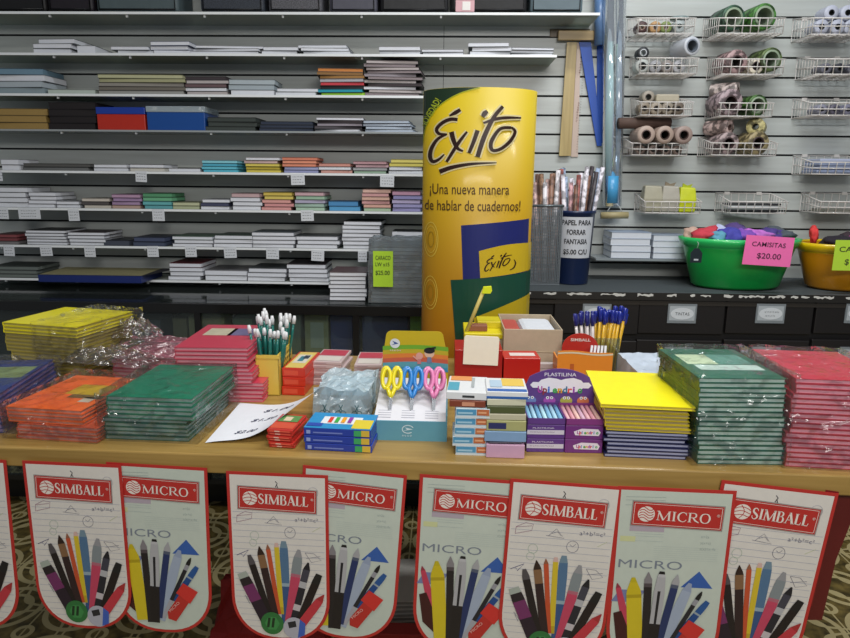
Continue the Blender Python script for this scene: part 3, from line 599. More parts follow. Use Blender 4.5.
# A2
roll('A2', -.095, .0, .026, .05, '#b8bcb8', '#30343a', 'silver roll at the left of the second left basket', .55)
roll('A2', -.095, .052, .022, .05, '#26282c', '#c8ccd0', 'black edged roll perched above the silver roll', .6)
for i, dx in enumerate((-.045, .0, .045)): roll('A2', dx, 0, .024, .05, ['#98989c', '#8c8480', '#a8a8ac'][i], '#c4c4c8', ['pale grey', 'brownish grey', 'light grey'][i] + ' tape roll in the second left basket', .55)
roll('A2', .078, .06, .034, .10, '#c0c4cc', '#6c7480', 'big white tube with dark opening above the second left basket', .72, ang=.25, dy=-.01)
# A3
for i, dx in enumerate((-.08, -.035, .01, .05)): roll('A3', dx, 0, .024, .05, ['#8c8070', '#a09484', '#948a7c', '#6c6054'][i], '#4c443c', ['left brown', 'beige', 'taupe', 'dark brown'][i] + ' tape roll in the third left basket', .45)
roll('A3', -.06, .046, .024, .05, '#9c9488', '#3c342c', 'brown tape roll stacked on top, third left basket', .5, dy=.05)
m = MB(); e = BK['A3'][0]; m.lo(-.045, .045, 0, .06, 0, .03, mat('#b0a894', .6, var=.1)); o = m.build('paper_pack', bevel=.006, loc=(e.location.x + .01, e.location.y + .03, e.location.z + .052)); tag(o, 'beige pack on top of the brown tape rolls', 'pack')
# A4
for i, dx in enumerate((-.06, .012, .085)): roll('A4', dx, .04, .034, .12, ['#b09c90', '#a89488', '#9c8880'][i], '#503c38', ['left', 'middle', 'right'][i] + ' open kraft paper tube above the fourth left basket', .55, dy=-.01)
for i, dx in enumerate((-.07, -.02, .03, .075)): roll('A4', dx, 0, .018, .12, '#84746c', '#483c38', ['first', 'second', 'third', 'fourth'][i] + ' small brown tube inside the fourth left basket', .5)
m = MB(); e = BK['A4'][0]; m.tube([(-.15, .07, .125), (.06, .1, .13)], .022, mat('#5c4840', .7, var=.2), 14); o = m.build('kraft_roll', loc=tuple(e.location)); tag(o, 'dark kraft roll lying across the open paper tubes', 'roll')
# A5 bags
def bag(k, dx, w, h, d, hx, label, dy=.03, tie=None):
    e = BK[k][0]; o = empty('small_bag', (e.location.x + dx, e.location.y + dy, e.location.z + .003), 0, label, 'bag'); m = MB()
    M_ = mat(hx, .45, var=.12, bump=.4, scale=40); m.add([(-w / 2, 0, 0), (w / 2, 0, 0), (w / 2, d, 0), (-w / 2, d, 0), (-w * .52, -.003, h * .5), (w * .52, -.003, h * .5), (w * .52, d, h * .5), (-w * .52, d, h * .5), (-w * .45, .01, h), (w * .45, .006, h * .97), (w * .45, d * .8, h), (-w * .45, d * .8, h)], [(0, 1, 5, 4), (1, 2, 6, 5), (2, 3, 7, 6), (3, 0, 4, 7), (4, 5, 9, 8), (5, 6, 10, 9), (6, 7, 11, 10), (7, 4, 8, 11), (8, 9, 10, 11), (0, 3, 2, 1)], M_); m.build('pouch', o, bevel=.006)
    if tie: m = MB(); m.poly([(-w * .3, h), (w * .2, h * .97), (w * .32, h * 1.12), (0, h * 1.06), (-w * .28, h * 1.15)], d * .5, d * .4, mat(tie, .5)); m.build('tied_top', o)
bag('A5', -.07, .075, .105, .06, '#a4a08c', 'beige translucent bag at the left, bottom left basket'); bag('A5', .0, .07, .105, .06, '#a8a498', 'beige tied bag in the middle, bottom left basket', tie='#847864'); bag('A5', .068, .065, .1, .055, '#c4cc1c', 'bright yellow green bag in the bottom left basket', tie='#a8b41c')
# B column
for k, L_ in {'B1': [(-.06, .01, .046, '#2c4c38', 'dark green striped roll, left in the top middle basket'), (.055, .012, .048, '#3c6c2c', 'bright green roll, right in the top middle basket')],
              'B2': [(-.055, .0, .045, '#8c7474', 'brown rose roll in the second middle basket'), (.02, .0, .03, '#c4bcac', 'cream roll in the second middle basket'), (.075, .01, .044, '#4c5c34', 'olive green roll in the second middle basket')],
              'B3': [(-.055, .0, .05, '#8c7c80', 'large floral roll in the third middle basket'), (.05, -.0, .04, '#3c5c2c', 'green roll in the third middle basket')],
              'B4': [(-.055, .0, .043, '#8c7c7c', 'spotted brown roll at the left, fourth middle basket'), (.06, .0, .045, '#847858', 'spotted yellow brown roll at the right, fourth middle basket')]}.items():
    for dx, dz, r_, hx, lb in L_: roll(k, dx, dz, r_, .1, hx, '#8c9c84' if 'reen' in lb else '#3c2c2c', lb, .8 if 'reen' in lb else .55, ang=.15, spots=1)
roll('B3', -.02, .07, .03, .1, '#b0a4a0', '#6c5c5c', 'pale roll on top in the third middle basket', .4, ang=.9, spots=1, dy=.05)
roll('B4', -.05, .075, .03, .1, '#a89490', '#5c4844', 'rose roll on top in the fourth middle basket', .4, ang=.6, spots=1, dy=.04); roll('B4', .05, .075, .034, .1, '#a8a070', '#6c6440', 'pale yellow roll on top in the fourth middle basket', .4, ang=-.5, spots=1, dy=.04)
for i in range(3):
    m = MB(); e = BK['B5'][0]; m.lo(-.1, .08 + .02 * i, 0, .04, 0, .009, mat(['#1c1c20', '#c0c4c8', '#28282c'][i], .4)); o = m.build('flat_case', bevel=.002, loc=(e.location.x, e.location.y + .015 + i * .03, e.location.z + .004 + i * .012)); o.rotation_euler = (0, 0, -.05 * i); tag(o, ['black', 'silver', 'charcoal'][i] + ' flat case in the bottom middle basket', 'case')
for i, (dx, dz) in enumerate([(-.06, 0), (.0, 0), (-.03, .05), (.05, .0), (.03, .05)]): roll('C1', dx, dz, .027, .07, '#b8bccc', '#1c1e26', ['front left', 'front middle', 'upper left', 'front right', 'upper right'][i] + ' white roll in the top right basket', .4)
for i in range(3): roll('C2', -.05 + .05 * i, 0, .02, .07, ['#6c6c78', '#34363e', '#5c5c68'][i], '#1c1c22', ['grey', 'black', 'slate'][i] + ' roll in the second right basket', .4)
for i in range(3): roll('C3', -.06 + .05 * i, 0, .02, .07, ['#8c8c9c', '#5c5868', '#7c7c90'][i], '#2c2c34', ['pale', 'dusky', 'bluish'][i] + ' roll in the third right basket', .4)
for i in range(4):
    m = MB(); e = BK['C4'][0]; m.lo(-.085, .09, 0, .12, 0, .013, mat(['#8c98b4', '#a0acc8', '#94a0bc', '#acb4cc'][i], .5, bump=.3)); o = m.build('blue_pack', bevel=.004, loc=(e.location.x + random.uniform(-.005, .01), e.location.y + .012, e.location.z + .003 + i * .0145)); tag(o, f'pale blue flat pack, {ordw(i, 4)} in the right column basket', 'pack', 'pale blue packs in the wire basket')
m = MB(); e = BK['C5'][0]; m.lo(-.08, .08, 0, .1, 0, .012, mat('#8c8c84', .5)); o = m.build('grey_pack', loc=(e.location.x, e.location.y + .02, e.location.z + .003)); tag(o, 'grey pack lying in the bottom right basket', 'pack')
# low shelf at right with pale boxes
zs = P(640, 259, 2.68).z
e = empty('wall_shelf', (P(596, 259, 2.68).x, 2.68, zs), 0, 'short grey shelf on the slatted wall behind the green basin', 'shelf'); m = MB(); m.lo(0, .72, 0, .168, -.008, 0, mat('#8c9498', .3)); m.build('shelf_board', e)
def flatbox(x0, x1, y0, n, phrase, cols):
    Y = 2.69; a = P(x0, y0, Y); b = P(x1, y0, Y); t = (a.z - zs - .001) / n
    for i in range(n):
        m = MB(); soft_book(m, b.x - a.x, .14, t - .0006, mat(cols[i % len(cols)], .4), mat('#d4dae4', .6)); o = m.build('envelope_box', loc=((a.x + b.x) / 2 + random.uniform(-.003, .003), Y, zs + .0012 + i * t)); tag(o, f'pale flat box, {ordw(i, n)} in the {phrase}', 'box', phrase)
flatbox(612, 652, 232, 4, 'left pile behind the lettered cup, short shelf', ['#8c98a8', '#b4c0d0', '#c4ccd8', '#98a8c0'])
flatbox(654, 688, 235, 4, 'right pile behind the green basin, short shelf', ['#98a4b4', '#c0cad8', '#ccd4de', '#a0acc0'])

# ------------------------------------------------------------ cups, rolls of paper
c0 = Vector((.503, 2.62, CR + .001)); 
e = empty('paper_roll_cup', tuple(c0), 0, 'dark blue cup with a white lettered notice, holding paper rolls', 'cup')
m = MB(); m.lathe([(.001, 0), (.062, 0), (.064, .004), (.077, .272), (.081, .275), (.081, .285), (.074, .285), (.073, .27), (.060, .01), (.001, .008)], mat('#14264e', .35, coat=.2), 40); cbd = m.build('cup_body', e)
m = MB()
N_ = 14; z0_, z1_ = .105, .262
def cupr(z): return .0645 + (.0773 - .064) * z / .272 + .0006
vs = []; 
for z in (z0_, z1_):
    for i in range(N_ + 1):
        an = -PI / 2 + (-.95 + 1.9 * i / N_) - .05; vs.append((cupr(z) * math.cos(an), cupr(z) * math.sin(an), z))
m.add(vs, [(i, i + 1, i + N_ + 2, i + N_ + 1) for i in range(N_)], mat('#c8ccd4', .6)); ntc = m.build('paper_notice', e)
m = MB()
for s, z, wd in (('PAPEL PARA', .232, .116), ('FORRAR', .196, .074), ('FANTASIA', .160, .094), ('$5.00 C/U', .120, .100)):
    v, f = text_verts(s, .026, wd, .03)
    m.add([((cupr(z) + .001) * math.cos(-PI / 2 + (a - wd / 2) / .075 - .05), (cupr(z) + .001) * math.sin(-PI / 2 + (a - wd / 2) / .075 - .05), z + b) for a, b in v], f, mat('#26282e', .6))
m.build('lettering', ntc)
# grey mesh bin
c1 = Vector((.385, 2.60, CR + .001)); e = empty('mesh_bin', tuple(c1), 0, 'grey perforated wire bin beside the yellow display column', 'bin')
m = MB(); gm = mat('#788086', .4, .2)
m.lo(-.058, .058, -.05, .05, 0, .004, gm)
for i in range(19):
    x = -.057 + i * .114 / 18
    for y in (-.05, .05): m.lo(x - .0016, x + .0016, y - .001, y + .001, 0, .3, gm)
for i in range(15):
    y = -.05 + i * .1 / 14
    for x in (-.058, .058): m.lo(x - .001, x + .001, y - .0012, y + .0012, 0, .3, gm)
for k in range(24):
    z = .006 + k * .0123
    for y in (-.05, .05): m.lo(-.058, .058, y - .001, y + .001, z - .0011, z + .0011, gm)
    for x in (-.058, .058): m.lo(x - .001, x + .001, -.05, .05, z - .0011, z + .0011, gm)
m.build('mesh_wall', e); m = MB(); m.tube([(-.06, -.052, .303), (.06, -.052, .303), (.06, .052, .303), (-.06, .052, .303)], .005, mat('#6c7478', .35, .4), 8, closed=True); m.build('rim', e)
def stick_roll(base, tip, r_, hx, label, grp, hx2=None, name='paper_roll'):
    b = Vector(base); t = Vector(tip) - b; o = empty(name, base, 0, label, 'paper roll', grp)
    m = MB(); m.tube([(0, 0, 0), tuple(t)], r_, mat(hx, .45, var=.45, scale=45), 12); m.build('wound_paper', o)
    if hx2: m = MB(); m.tube([tuple(t * .995), tuple(t * 1.003)], r_ * .45, mat(hx2, .6), 8); m.build('end_core', o)
rc = [('white', '#c8c4cc'), ('white', '#c8c4cc'), ('red patterned', '#8c4c44'), ('pale blue', '#8c9cb4'), ('pale blue', '#8c9cb4'), ('brown', '#6c4c3c'), ('silver', '#a8b0b8'), ('pink', '#b48c90'), ('dark patterned', '#3c3438'), ('white', '#d0ccd4')]
pts = []
for i in range(22):
    an = i * 2.4; rr = .042 * math.sqrt((i + .5) / 22); dx, dy = rr * math.cos(an), rr * math.sin(an) * .9
    cw, hx = rc[i % 10]; h_ = random.uniform(.38, .455)
    stick_roll((c0.x + dx * .8, c0.y + dy * .8, CR + .012), (c0.x + dx * 2.4, c0.y + dy * 1.6, CR + h_), .0085, hx, f'{cw} paper rolls fanned out in the dark blue cup'.replace('rolls', 'roll'), f'{cw} rolls in the dark blue cup', '#3c3a3e')
for i in range(11):
    dx = -.045 + .008 * i; cw, hx = [('brown', '#8c6c54'), ('white', '#c4c0c4'), ('pink', '#b89c98'), ('brown', '#7c5c4c')][i % 4]
    stick_roll((c1.x + dx * .8 + .01, c1.y + random.uniform(-.03, .03), CR + .01), (c1.x + dx * .9 - .03 + .005 * i, c1.y + random.uniform(-.03, .03), CR + random.uniform(.38, .46)), .0085, hx, f'{cw} roll leaning in the grey mesh bin', f'{cw} rolls in the grey mesh bin', '#3a3430')
# beige holder right of the cup
a = P(612, 215, 2.79); e = empty('tape_holder', (a.x, 2.75, a.z), 0, 'beige roller holder with a wire arch right of the lettered cup', 'holder')
m = MB(); m.tube([(-.055, 0, .0), (.055, 0, .002)], .014, mat('#a89c74', .5), 14); m.build('roller', e); m = MB(); m.tube([(-.03 + .06 * i / 8, .0, .016 + .032 * math.sin(PI * i / 8)) for i in range(9)], .002, mat('#c0c8cc', .4), 6); m.build('wire_arch', e)
m = MB(); m.tube([(0, .0, 0), (0, .1, 0)], .004, mat('#8c9498', .4, .5), 6); m.build('bracket', e)
# rulers and T square hung on the wall
Yr = WY - .0055
def plank(x0t, y0, x1t, x0b, y1, x1b, hx, label, name, th=.005, Y=Yr, extra=None, m_=None):
    a = P(x0t, y0, Y); b = P(x1t, y0, Y); c = P(x1b, y1, Y); d = P(x0b, y1, Y); o = Vector(((c.x + d.x) / 2, Y, c.z))
    e = empty(name, tuple(o), 0, label, 'ruler'); m = MB(); m.poly([(a.x - o.x, a.z - o.z), (b.x - o.x, b.z - o.z), (c.x - o.x, c.z - o.z), (d.x - o.x, d.z - o.z)], th, 0, m_ or mat(hx, .4)); m.build('blade', e, bevel=.001)
    return e, o
e, o = plank(567, 42, 577, 559, 156, 571, '', 'wooden T-square blade and head hanging on the wall', 't_square', m_=PALEW, Y=WY - .022)
m = MB(); a = P(558, 31, WY - .022); b = P(613, 41, WY - .022); m.lo(a.x - o.x, b.x - o.x, -.014, .002, b.z - o.z, a.z - o.z, wood_mat('t_square_head', '#8c7444', '#b89c68')); m.build('head', e, bevel=.002)
e, o = plank(550, 29, 590, 550, 37, 590, '#5c4c30', 'dark wooden bar behind the T-square head on the wall', 'wooden_bar', Y=WY - .006)
e, o = plank(577, 42, 581, 571, 157, 578, '#c8b4a8', 'pinkish white long ruler beside the T-square', 'long_ruler')
m = MB()
for k in range(2): scribble(m, 0, 0, .075, .010, mat('#7c4c44', .6), 0, seed=k, T=Matrix.Translation((.004 + k * .003, -.001, .14 + k * .19)) @ Matrix.Rotation(-PI / 2 + .09, 4, 'Y'))
for k in range(40): m.box((.008 + .0003 * k, -.001, .02 + k * .0105), (.006, .001, .001), mat('#7c6c64', .6))
m.build('markings', e)
plank(579, 42, 591, 597, 146, 602, '#1c54b8', 'slanted blue plastic ruler hanging on the wall', 'plastic_ruler', Y=WY - .012)
plank(597, 42, 606, 597, 143, 603, '#1a50b4', 'upright blue plastic ruler hanging on the wall', 'plastic_ruler', Y=WY - .0055)
def wtube(x0, y0, x1, y1, r_, M_, label, Y, name='clear_tube'):
    a = P(x0, y0, Y); b = P(x1, y1, Y); m = MB(); m.tube([(0, 0, 0), tuple(a - b)], r_, M_, 16); o = m.build(name, loc=tuple(b)); tag(o, label, 'tube')
wtube(612, 42, 607, 180, .016, mat('#c0e4cc', .3, var=.15, coat=.3), 'pale green paper roll standing against the wall', 2.80, 'paper_roll')
wtube(610, -14, 609, 206, .026, TUBE, 'clear bluish plastic tube left of the baskets, in front', 2.77)
wtube(621, -14, 616, 206, .022, TUBE, 'clear bluish plastic tube nearest the baskets', 2.82)
wtube(600, -14, 600, 45, .022, mat('#5c7ca8', .3, var=.2), 'blue grey roll rising above the T-square head', 2.80, 'paper_roll')
wtube(612, 176, 611, 203, .027, mat('#4ca0d4', .3), 'bright blue tube end cap above the beige holder', 2.765, 'tube_cap')

# ------------------------------------------------------------ yellow display column
CY = 1.97; YV = CY - .07; cw_ = (P(537, 200, YV).x - P(424, 200, YV).x) / 2 * 1.01; cb_ = .11; cxc = P(478.5, 200, YV).x; ZT = P(480, 87, CY - cb_).z; VS = (P(480, 100, CY - cb_).z - P(480, 300, CY - cb_).z) / 200
colr = empty('advertising_column', (cxc, CY, 0), 0, 'tall yellow cardboard column advertising notebooks behind the table', 'display')
def cmap(u, v, off=0):      # u in px along the visible width (424..536), v px
    x = (u - 480.0) / 56.5 * cw_; x = max(-cw_ * .997, min(cw_ * .997, x)); th = math.asin(x / cw_)
    return ((cw_ + off) * math.sin(th), -(cb_ + off) * math.cos(th), ZT - (v - 87) * VS)
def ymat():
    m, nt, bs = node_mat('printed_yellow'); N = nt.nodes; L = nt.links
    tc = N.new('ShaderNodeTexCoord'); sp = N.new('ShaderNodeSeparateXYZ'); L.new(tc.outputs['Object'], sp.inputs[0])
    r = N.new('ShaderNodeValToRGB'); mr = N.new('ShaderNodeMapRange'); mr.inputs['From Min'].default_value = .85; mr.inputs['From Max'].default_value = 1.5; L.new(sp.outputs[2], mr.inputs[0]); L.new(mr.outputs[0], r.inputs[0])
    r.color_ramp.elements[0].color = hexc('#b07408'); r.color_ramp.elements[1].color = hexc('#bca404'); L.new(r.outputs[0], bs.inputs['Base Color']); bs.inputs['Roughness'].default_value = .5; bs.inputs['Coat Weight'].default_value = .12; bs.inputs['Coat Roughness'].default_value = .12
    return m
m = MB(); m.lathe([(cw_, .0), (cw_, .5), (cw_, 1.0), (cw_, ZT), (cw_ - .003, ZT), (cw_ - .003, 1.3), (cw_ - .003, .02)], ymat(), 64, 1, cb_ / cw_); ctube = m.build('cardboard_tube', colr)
def cpatch(mb, top, bot, m, off):      # top, bot: lists of (u,v) same length
    n = len(top); vs = [cmap(u, v, off) for u, v in top] + [cmap(u, v, off) for u, v in bot]; mb.add(vs, [(i + n, i + n + 1, i + 1, i) for i in range(n - 1)], m)
def lerpq(a, b, n=14): return [(a[0] + (b[0] - a[0]) * i / n, a[1] + (b[1] - a[1]) * i / n) for i in range(n + 1)]
K1 = lambda x, y: (420 + x / 5.32, 80 + y / 5.32); K2 = lambda x, y: (420 + x / 4.9, 190 + y / 4.9)
m = MB(); gd = mat('#1c3420', .4)
tp = [(424.2 + i * (478 - 424.2) / 20, 87.2) for i in range(21)]
arc = [(424.2, 138), (425, 130), (427, 123), (429.5, 117), (433, 111), (437, 106.5), (442, 102), (448, 98), (454, 94.8), (462, 91.5), (470, 89.3), (478, 87.3)]
def arcv(u):
    for i in range(len(arc) - 1):
        if arc[i][0] <= u <= arc[i + 1][0]:
            t = (u - arc[i][0]) / (arc[i + 1][0] - arc[i][0]); return arc[i][1] * (1 - t) + arc[i + 1][1] * t
    return 87.3
cpatch(m, tp, [(u, arcv(u)) for u, v in tp], gd, .0008); 
stroke(m, [(u, v + .3) for u, v in arc], 1.0, .0012, mat('#a8b020', .4), mp=lambda a, b, y: cmap(a, b, y), smooth_n=3)
m.build('green_corner_print', ctube)
# logo
S_ = [([(160, 180), (190, 165), (215, 150)], [6, 20, 16]),
      ([(202, 200), (165, 198), (125, 215), (97, 245), (110, 270), (150, 274)], [16, 18, 18, 18, 15, 8]), ([(150, 274), (105, 296), (74, 340), (64, 385), (78, 415), (108, 406), (138, 378)], [8, 16, 20, 22, 18, 14, 6]),
      ([(172, 262), (185, 310), (205, 348), (232, 362)], [24, 22, 16, 8]), ([(250, 262), (205, 325), (150, 418)], [10, 18, 14]),
      ([(302, 255), (285, 310), (262, 372)], [22, 20, 16]), ([(325, 185), (335, 170), (348, 158)], [18, 26, 16]),
      ([(425, 132), (380, 190), (335, 290), (305, 392)], [16, 20, 24, 22]), ([(330, 218), (390, 197), (450, 188), (522, 186)], [10, 16, 14, 7]),
      ([(470, 238), (415, 246), (377, 300), (370, 338), (385, 358), (425, 346), (470, 305), (492, 258), (470, 236)], [14, 16, 20, 20, 16, 16, 18, 16, 10]),
      ([(115, 470), (180, 446), (280, 428), (402, 421)], [24, 20, 14, 4])]
mo = MB(); mi_ = MB(); wh = mat('#d8cc9c', .4); br = mat('#2c140c', .35)
for pts_, ws in S_:
    q = [K1(*p) for p in pts_]; stroke(mo, q, [w_ / 5.32 + 3.0 for w_ in ws], .0016, wh, mp=lambda a, b, y: cmap(a, b, y), smooth_n=5); stroke(mi_, q, [w_ / 5.32 for w_ in ws], .0026, br, mp=lambda a, b, y: cmap(a, b, y), smooth_n=5)
mo.build('logo_outline', ctube); mi_.build('logo_lettering', ctube)
def ctext(mb, s, u0, u1, vb, sz, m, off=.0018, bold=0, rot=0, shear=0):
    v, f = text_verts(s, sz, u1 - u0, bold, shear); c_, s_ = math.cos(rot), math.sin(rot)
    mb.add([cmap(u0 + a * c_ + b * s_, vb + a * s_ - b * c_, off) for a, b in v], f, m)
m = MB(); ctext(m, '¡Una nueva manera', 432, 509, 190.5, 15, mat('#4c3414', .5), bold=.004); ctext(m, 'de hablar de cuadernos!', 427, 521, 207, 15, mat('#4c3414', .5), bold=.004); ctext(m, 'NOVEDAD!', 426.5, 456, 124, 9.5, mat('#a8b82c', .5), bold=.02, rot=-math.radians(58), off=.002); m.build('slogan_lettering', ctube)
m = MB(); cpatch(m, lerpq((463, 222), (536, 215)), lerpq((466, 278), (536, 271)), mat('#1c2468', .35), .001); 
lt = lerpq((481, 248), (536, 241)); lt = [(u, v - 3 * math.sin(PI * i / 14)) for i, (u, v) in enumerate(lt)]
cpatch(m, lt, lerpq((483, 276), (536, 270)), mat('#c4a81c', .35), .0018)
cpatch(m, lerpq((454, 279), (536, 271)), lerpq((460, 345), (536, 345)), mat('#0c4434', .35), .0024)
yc = [(u, v - 6 * math.sin(PI * i / 28)) for i, (u, v) in enumerate(lerpq((478, 318), (536, 302)))]
cpatch(m, yc, lerpq((478, 330), (536, 330)), mat('#b49c18', .35), .003)
m.build('notebook_print', ctube)
m = MB()
for pts_, ws in S_[:10]:
    q = [(487 + (x - 60) * .058, 272 - (470 - y) * .058 + .0) for x, y in pts_]; q = [(u, v - (u - 487) * .12) for u, v in q]; stroke(m, q, [w_ * .07 for w_ in ws], .0026, br, mp=lambda a, b, y: cmap(a, b, y), smooth_n=2)
stroke(m, [(512, 268), (516, 266), (518, 261), (516, 257)], [.5, 1.5, 1.5, .5], .0026, br, mp=lambda a, b, y: cmap(a, b, y), smooth_n=4)
m.build('small_logo_print', ctube)
m = MB(); ol = mat('#d8c050', .4)
for cy_ in (238, 295):
    for rx, ry, w_ in ((7.2, 18, .7), (5.6, 14, .5), (3, 8, .8)): stroke(m, [(433.5 + rx * math.cos(t_ * PI / 12), cy_ + ry * math.sin(t_ * PI / 12)) for t_ in range(25)], w_, .0014, ol if rx > 4 else mat('#9c7c14', .4), mp=lambda a, b, y: cmap(a, b, y))
m.build('seal_print', ctube)

# ------------------------------------------------------------ table
TZ = .80; TA = math.atan2(-.044, 1.54)
def fy(x): return 1.112 - .0286 * x      # front edge of the table
tb = empty('display_table', (0, 1.112, 0), TA, 'long light wooden table carrying the stationery, banners hung from its edge', 'table')
m = MB(); m.lo(-1.05, 1.0, 0, .71, TZ - .038, TZ, WOOD); m.build('tabletop', tb, bevel=.003)
for x in (-1.02, .93):
    for y in (.04, .63): m = MB(); m.lo(x, x + .04, y, y + .04, 0, TZ - .039, mat('#4c3820', .5)); m.build('leg', tb)
m = MB(); m.lo(-1.0, .95, .66, .68, TZ - .1, TZ - .039, mat('#4c3820', .5)); m.build('apron', tb)

def t_notebook(w, d, t, cov, page, spine='left'):
    e = bpy.data.objects.new('notebook', None); C.objects.link(e); e.empty_display_size = .02
    cm = mat(cov, .38, var=.06, coat=.15); c = min(.0011, t * .16); m = MB()
    m.lo(0, w, 0, d, 0, c, cm); m.lo(0, w, 0, d, t - c, t, cm)
    if spine == 'left': m.lo(0, .0012, 0, d, c, t - c, cm)
    else: m.lo(0, w, 0, .0012, c, t - c, cm)
    m.build('cover', e); m = MB(); m.lo(.0013, w - .002, .0016, d - .002, c, t - c, mat(page, .6, var=.1, scale=200)); m.build('pages', e)
    return e
def t_stack(fl_, w, d, ang, n, z0, z1, cov, page, word, phrase, off=lambda i: (0, 0), jit=.002, count0=0, total=None, first=True):
    t = (z1 - z0) / n; proto = None; out = []; total = total or n
    ca, sa = math.cos(ang), math.sin(ang)
    for i in range(n):
        ox, oy = off(i); ox += random.uniform(-jit, jit); oy += random.uniform(0, jit)
        loc = (fl_[0] + ox * ca - oy * sa, fl_[1] + ox * sa + oy * ca, z0 + i * t + .0002)
        a2 = ang + random.uniform(-.012, .012)
        if proto is None: proto = t_notebook(w, d, t - .0006, cov, page); o = proto; o.location = loc; o.rotation_euler = (0, 0, a2)
        else: o = copy_thing(proto, loc, a2)
        tag(o, f'{word} notebook, {ordw(i + count0, total)} in the {phrase}', 'notebook', phrase); out.append(o)
    return out
def cover_print(nb, w, d, t, rects):
    m = MB()
    for x0, x1, y0, y1, hx in rects: m.add([(x0 * w, y0 * d, t + .0003), (x1 * w, y0 * d, t + .0003), (x1 * w, y1 * d, t + .0003), (x0 * w, y1 * d, t + .0003)], [(0, 1, 2, 3)], mat(hx, .4, var=.2, scale=40))
    o = m.build('cover_print', [c for c in nb.children if c.name.startswith('cover')][0]); return o
def wrap(fl_, w, d, ang, z0, h, label, mt=None, amp=.005, seed=1, n=10, pad=.004, bulge=.0, name='plastic_wrap'):
    ca, sa = math.cos(ang), math.sin(ang); cx = fl_[0] + (w / 2) * ca + pad * sa; cy = fl_[1] + (w / 2) * sa - pad * ca
    m = MB(); crinkle_box(m, w + 2 * pad, d + 2 * pad, h + pad, mt or FILM, amp, n, 0, seed=seed, top_bulge=bulge, z0=.0008)
    o = m.build(name, loc=(cx, cy, z0), rz=ang); tag(o, label, 'plastic wrap'); return o
def crumple(loc, sx, sy, h, label, seed, mt=None, n=14, rz=0):
    from mathutils import noise
    vs = []; fs = []; rnd = random.Random(seed)
    for i in range(n + 1):
        for j in range(n + 1):
            x = (i / n - .5); y = (j / n - .5); e = max(0, 1 - (abs(x) * 2) ** 3) * max(0, 1 - (abs(y) * 2) ** 3)
            z = h * e * (.45 + .9 * abs(noise.noise(Vector((x * 5, y * 5, seed))))) + rnd.uniform(0, h * .25) * (e > 0)
            vs.append((x * sx + rnd.uniform(-.004, .004), y * sy + rnd.uniform(-.004, .004), z + .001))
    for i in range(n):
        for j in range(n): a = i * (n + 1) + j; fs.append((a, a + n + 1, a + n + 2, a + 1))
    m = MB(); m.add(vs, fs, mt or FILM2); o = m.build('crumpled_plastic', loc=loc, rz=rz); tag(o, label, 'plastic wrap'); return o

# right tall green stack
R_ = math.radians
s = t_stack((.462, 1.128), .154, .205, R_(1.4), 18, TZ, .962, '#17604c', '#aac0b8', 'green', 'tall plastic wrapped green stack at the right', off=lambda i: (-.0015 * (i > 8) - .0005 * (i % 3) - .0006 * i, 0))
cover_print(s[-1], .154, .205, .0084, [(.16, .93, .25, .42, '#b8ccc4'), (.1, .48, .44, .78, '#c0d0b0'), (.48, .9, .44, .78, '#5c8c80')])
wrap((.452, 1.124), .166, .212, R_(1.4), TZ, .166, 'clear plastic wrap around the tall green stack at the right', amp=.003, seed=4)
m = MB(); p = [(.628, 1.16, .945), (.70, 1.118, .93), (.655, 1.30, .975), (.60, 1.33, .972), (.60, 1.20, .968)]
m.add(p, [(0, 1, 2, 3, 4)], FILM); o = m.build('plastic_flap'); tag(o, 'loose clear plastic flap between the tall green and red stacks', 'plastic wrap')
# right red stack
s = t_stack((.614, 1.125), .165, .205, R_(-5), 18, TZ, .965, '#b42c40', '#d090a0', 'red', 'tall red stack at the right edge', off=lambda i: (.004 * math.sin(i * .9), 0), jit=.003)
wrap((.612, 1.122), .172, .21, R_(-5), TZ, .168, 'clear plastic wrap over the tall red stack at the right edge', amp=.003, seed=9)
# yellow over navy
NV = t_stack((.300, 1.150), .148, .2, R_(-3), 7, TZ, .852, '#1c2048', '#a4a8c4', 'navy', 'navy stack under the yellow notebooks at the right', jit=.004)
s = t_stack((.300, 1.150), .15, .205, R_(-4), 6, .8525, .896, '#c8b424', '#9c8c5c', 'yellow', 'yellow stack on top of the navy notebooks', off=lambda i: (-.001 * i, 0), jit=.003)
s2 = t_stack((.286, 1.149), .166, .215, R_(-4.5), 1, .8968, .904, '#f0e414', '#c8b440', 'bright yellow', 'yellow pile top, overhanging to the left')
for o in s2: o['label'] = 'bright yellow notebook overhanging on top of the yellow and navy pile'; del o['group']
# left green
GL = t_stack((-.654, 1.185), .166, .215, R_(-2.3), 5, TZ, .844, '#0e5c4a', '#7c948e', 'green', 'lower half of the wrapped green pile at the left', jit=.003)
GU = t_stack((-.643, 1.182), .168, .22, R_(-2.5), 5, .8443, .889, '#0a7a5c', '#86a09a', 'green', 'upper half of the wrapped green pile at the left', jit=.002)
wrap((-.656, 1.18), .186, .225, R_(-2.4), TZ, .091, 'clear plastic wrap around the green pile at the left', amp=.004, seed=14)
# orange
q = G(17, 438, TZ)
OL = t_stack((q.x, q.y), .168, .21, R_(-6), 4, TZ, .830, '#d06040', '#b88478', 'orange', 'lower half of the wrapped orange pile', jit=.003)
q2 = G(4, 406, .863)
OU = t_stack((q2.x, q2.y + .002), .158, .21, R_(-6), 4, .8304, .862, '#ec6a2c', '#c08470', 'orange', 'upper half of the wrapped orange pile', jit=.003)
cover_print(OU[-1], .158, .21, .0072, [(.38, .88, .42, .72, '#c0a428'), (.5, .98, .32, .42, '#6c5c3c'), (.74, .9, .22, .36, '#c8c4b4')])
wrap((q2.x - .002, q2.y - .004), .19, .225, R_(-6), TZ, .066, 'clear plastic wrap around the orange pile', amp=.005, seed=22)
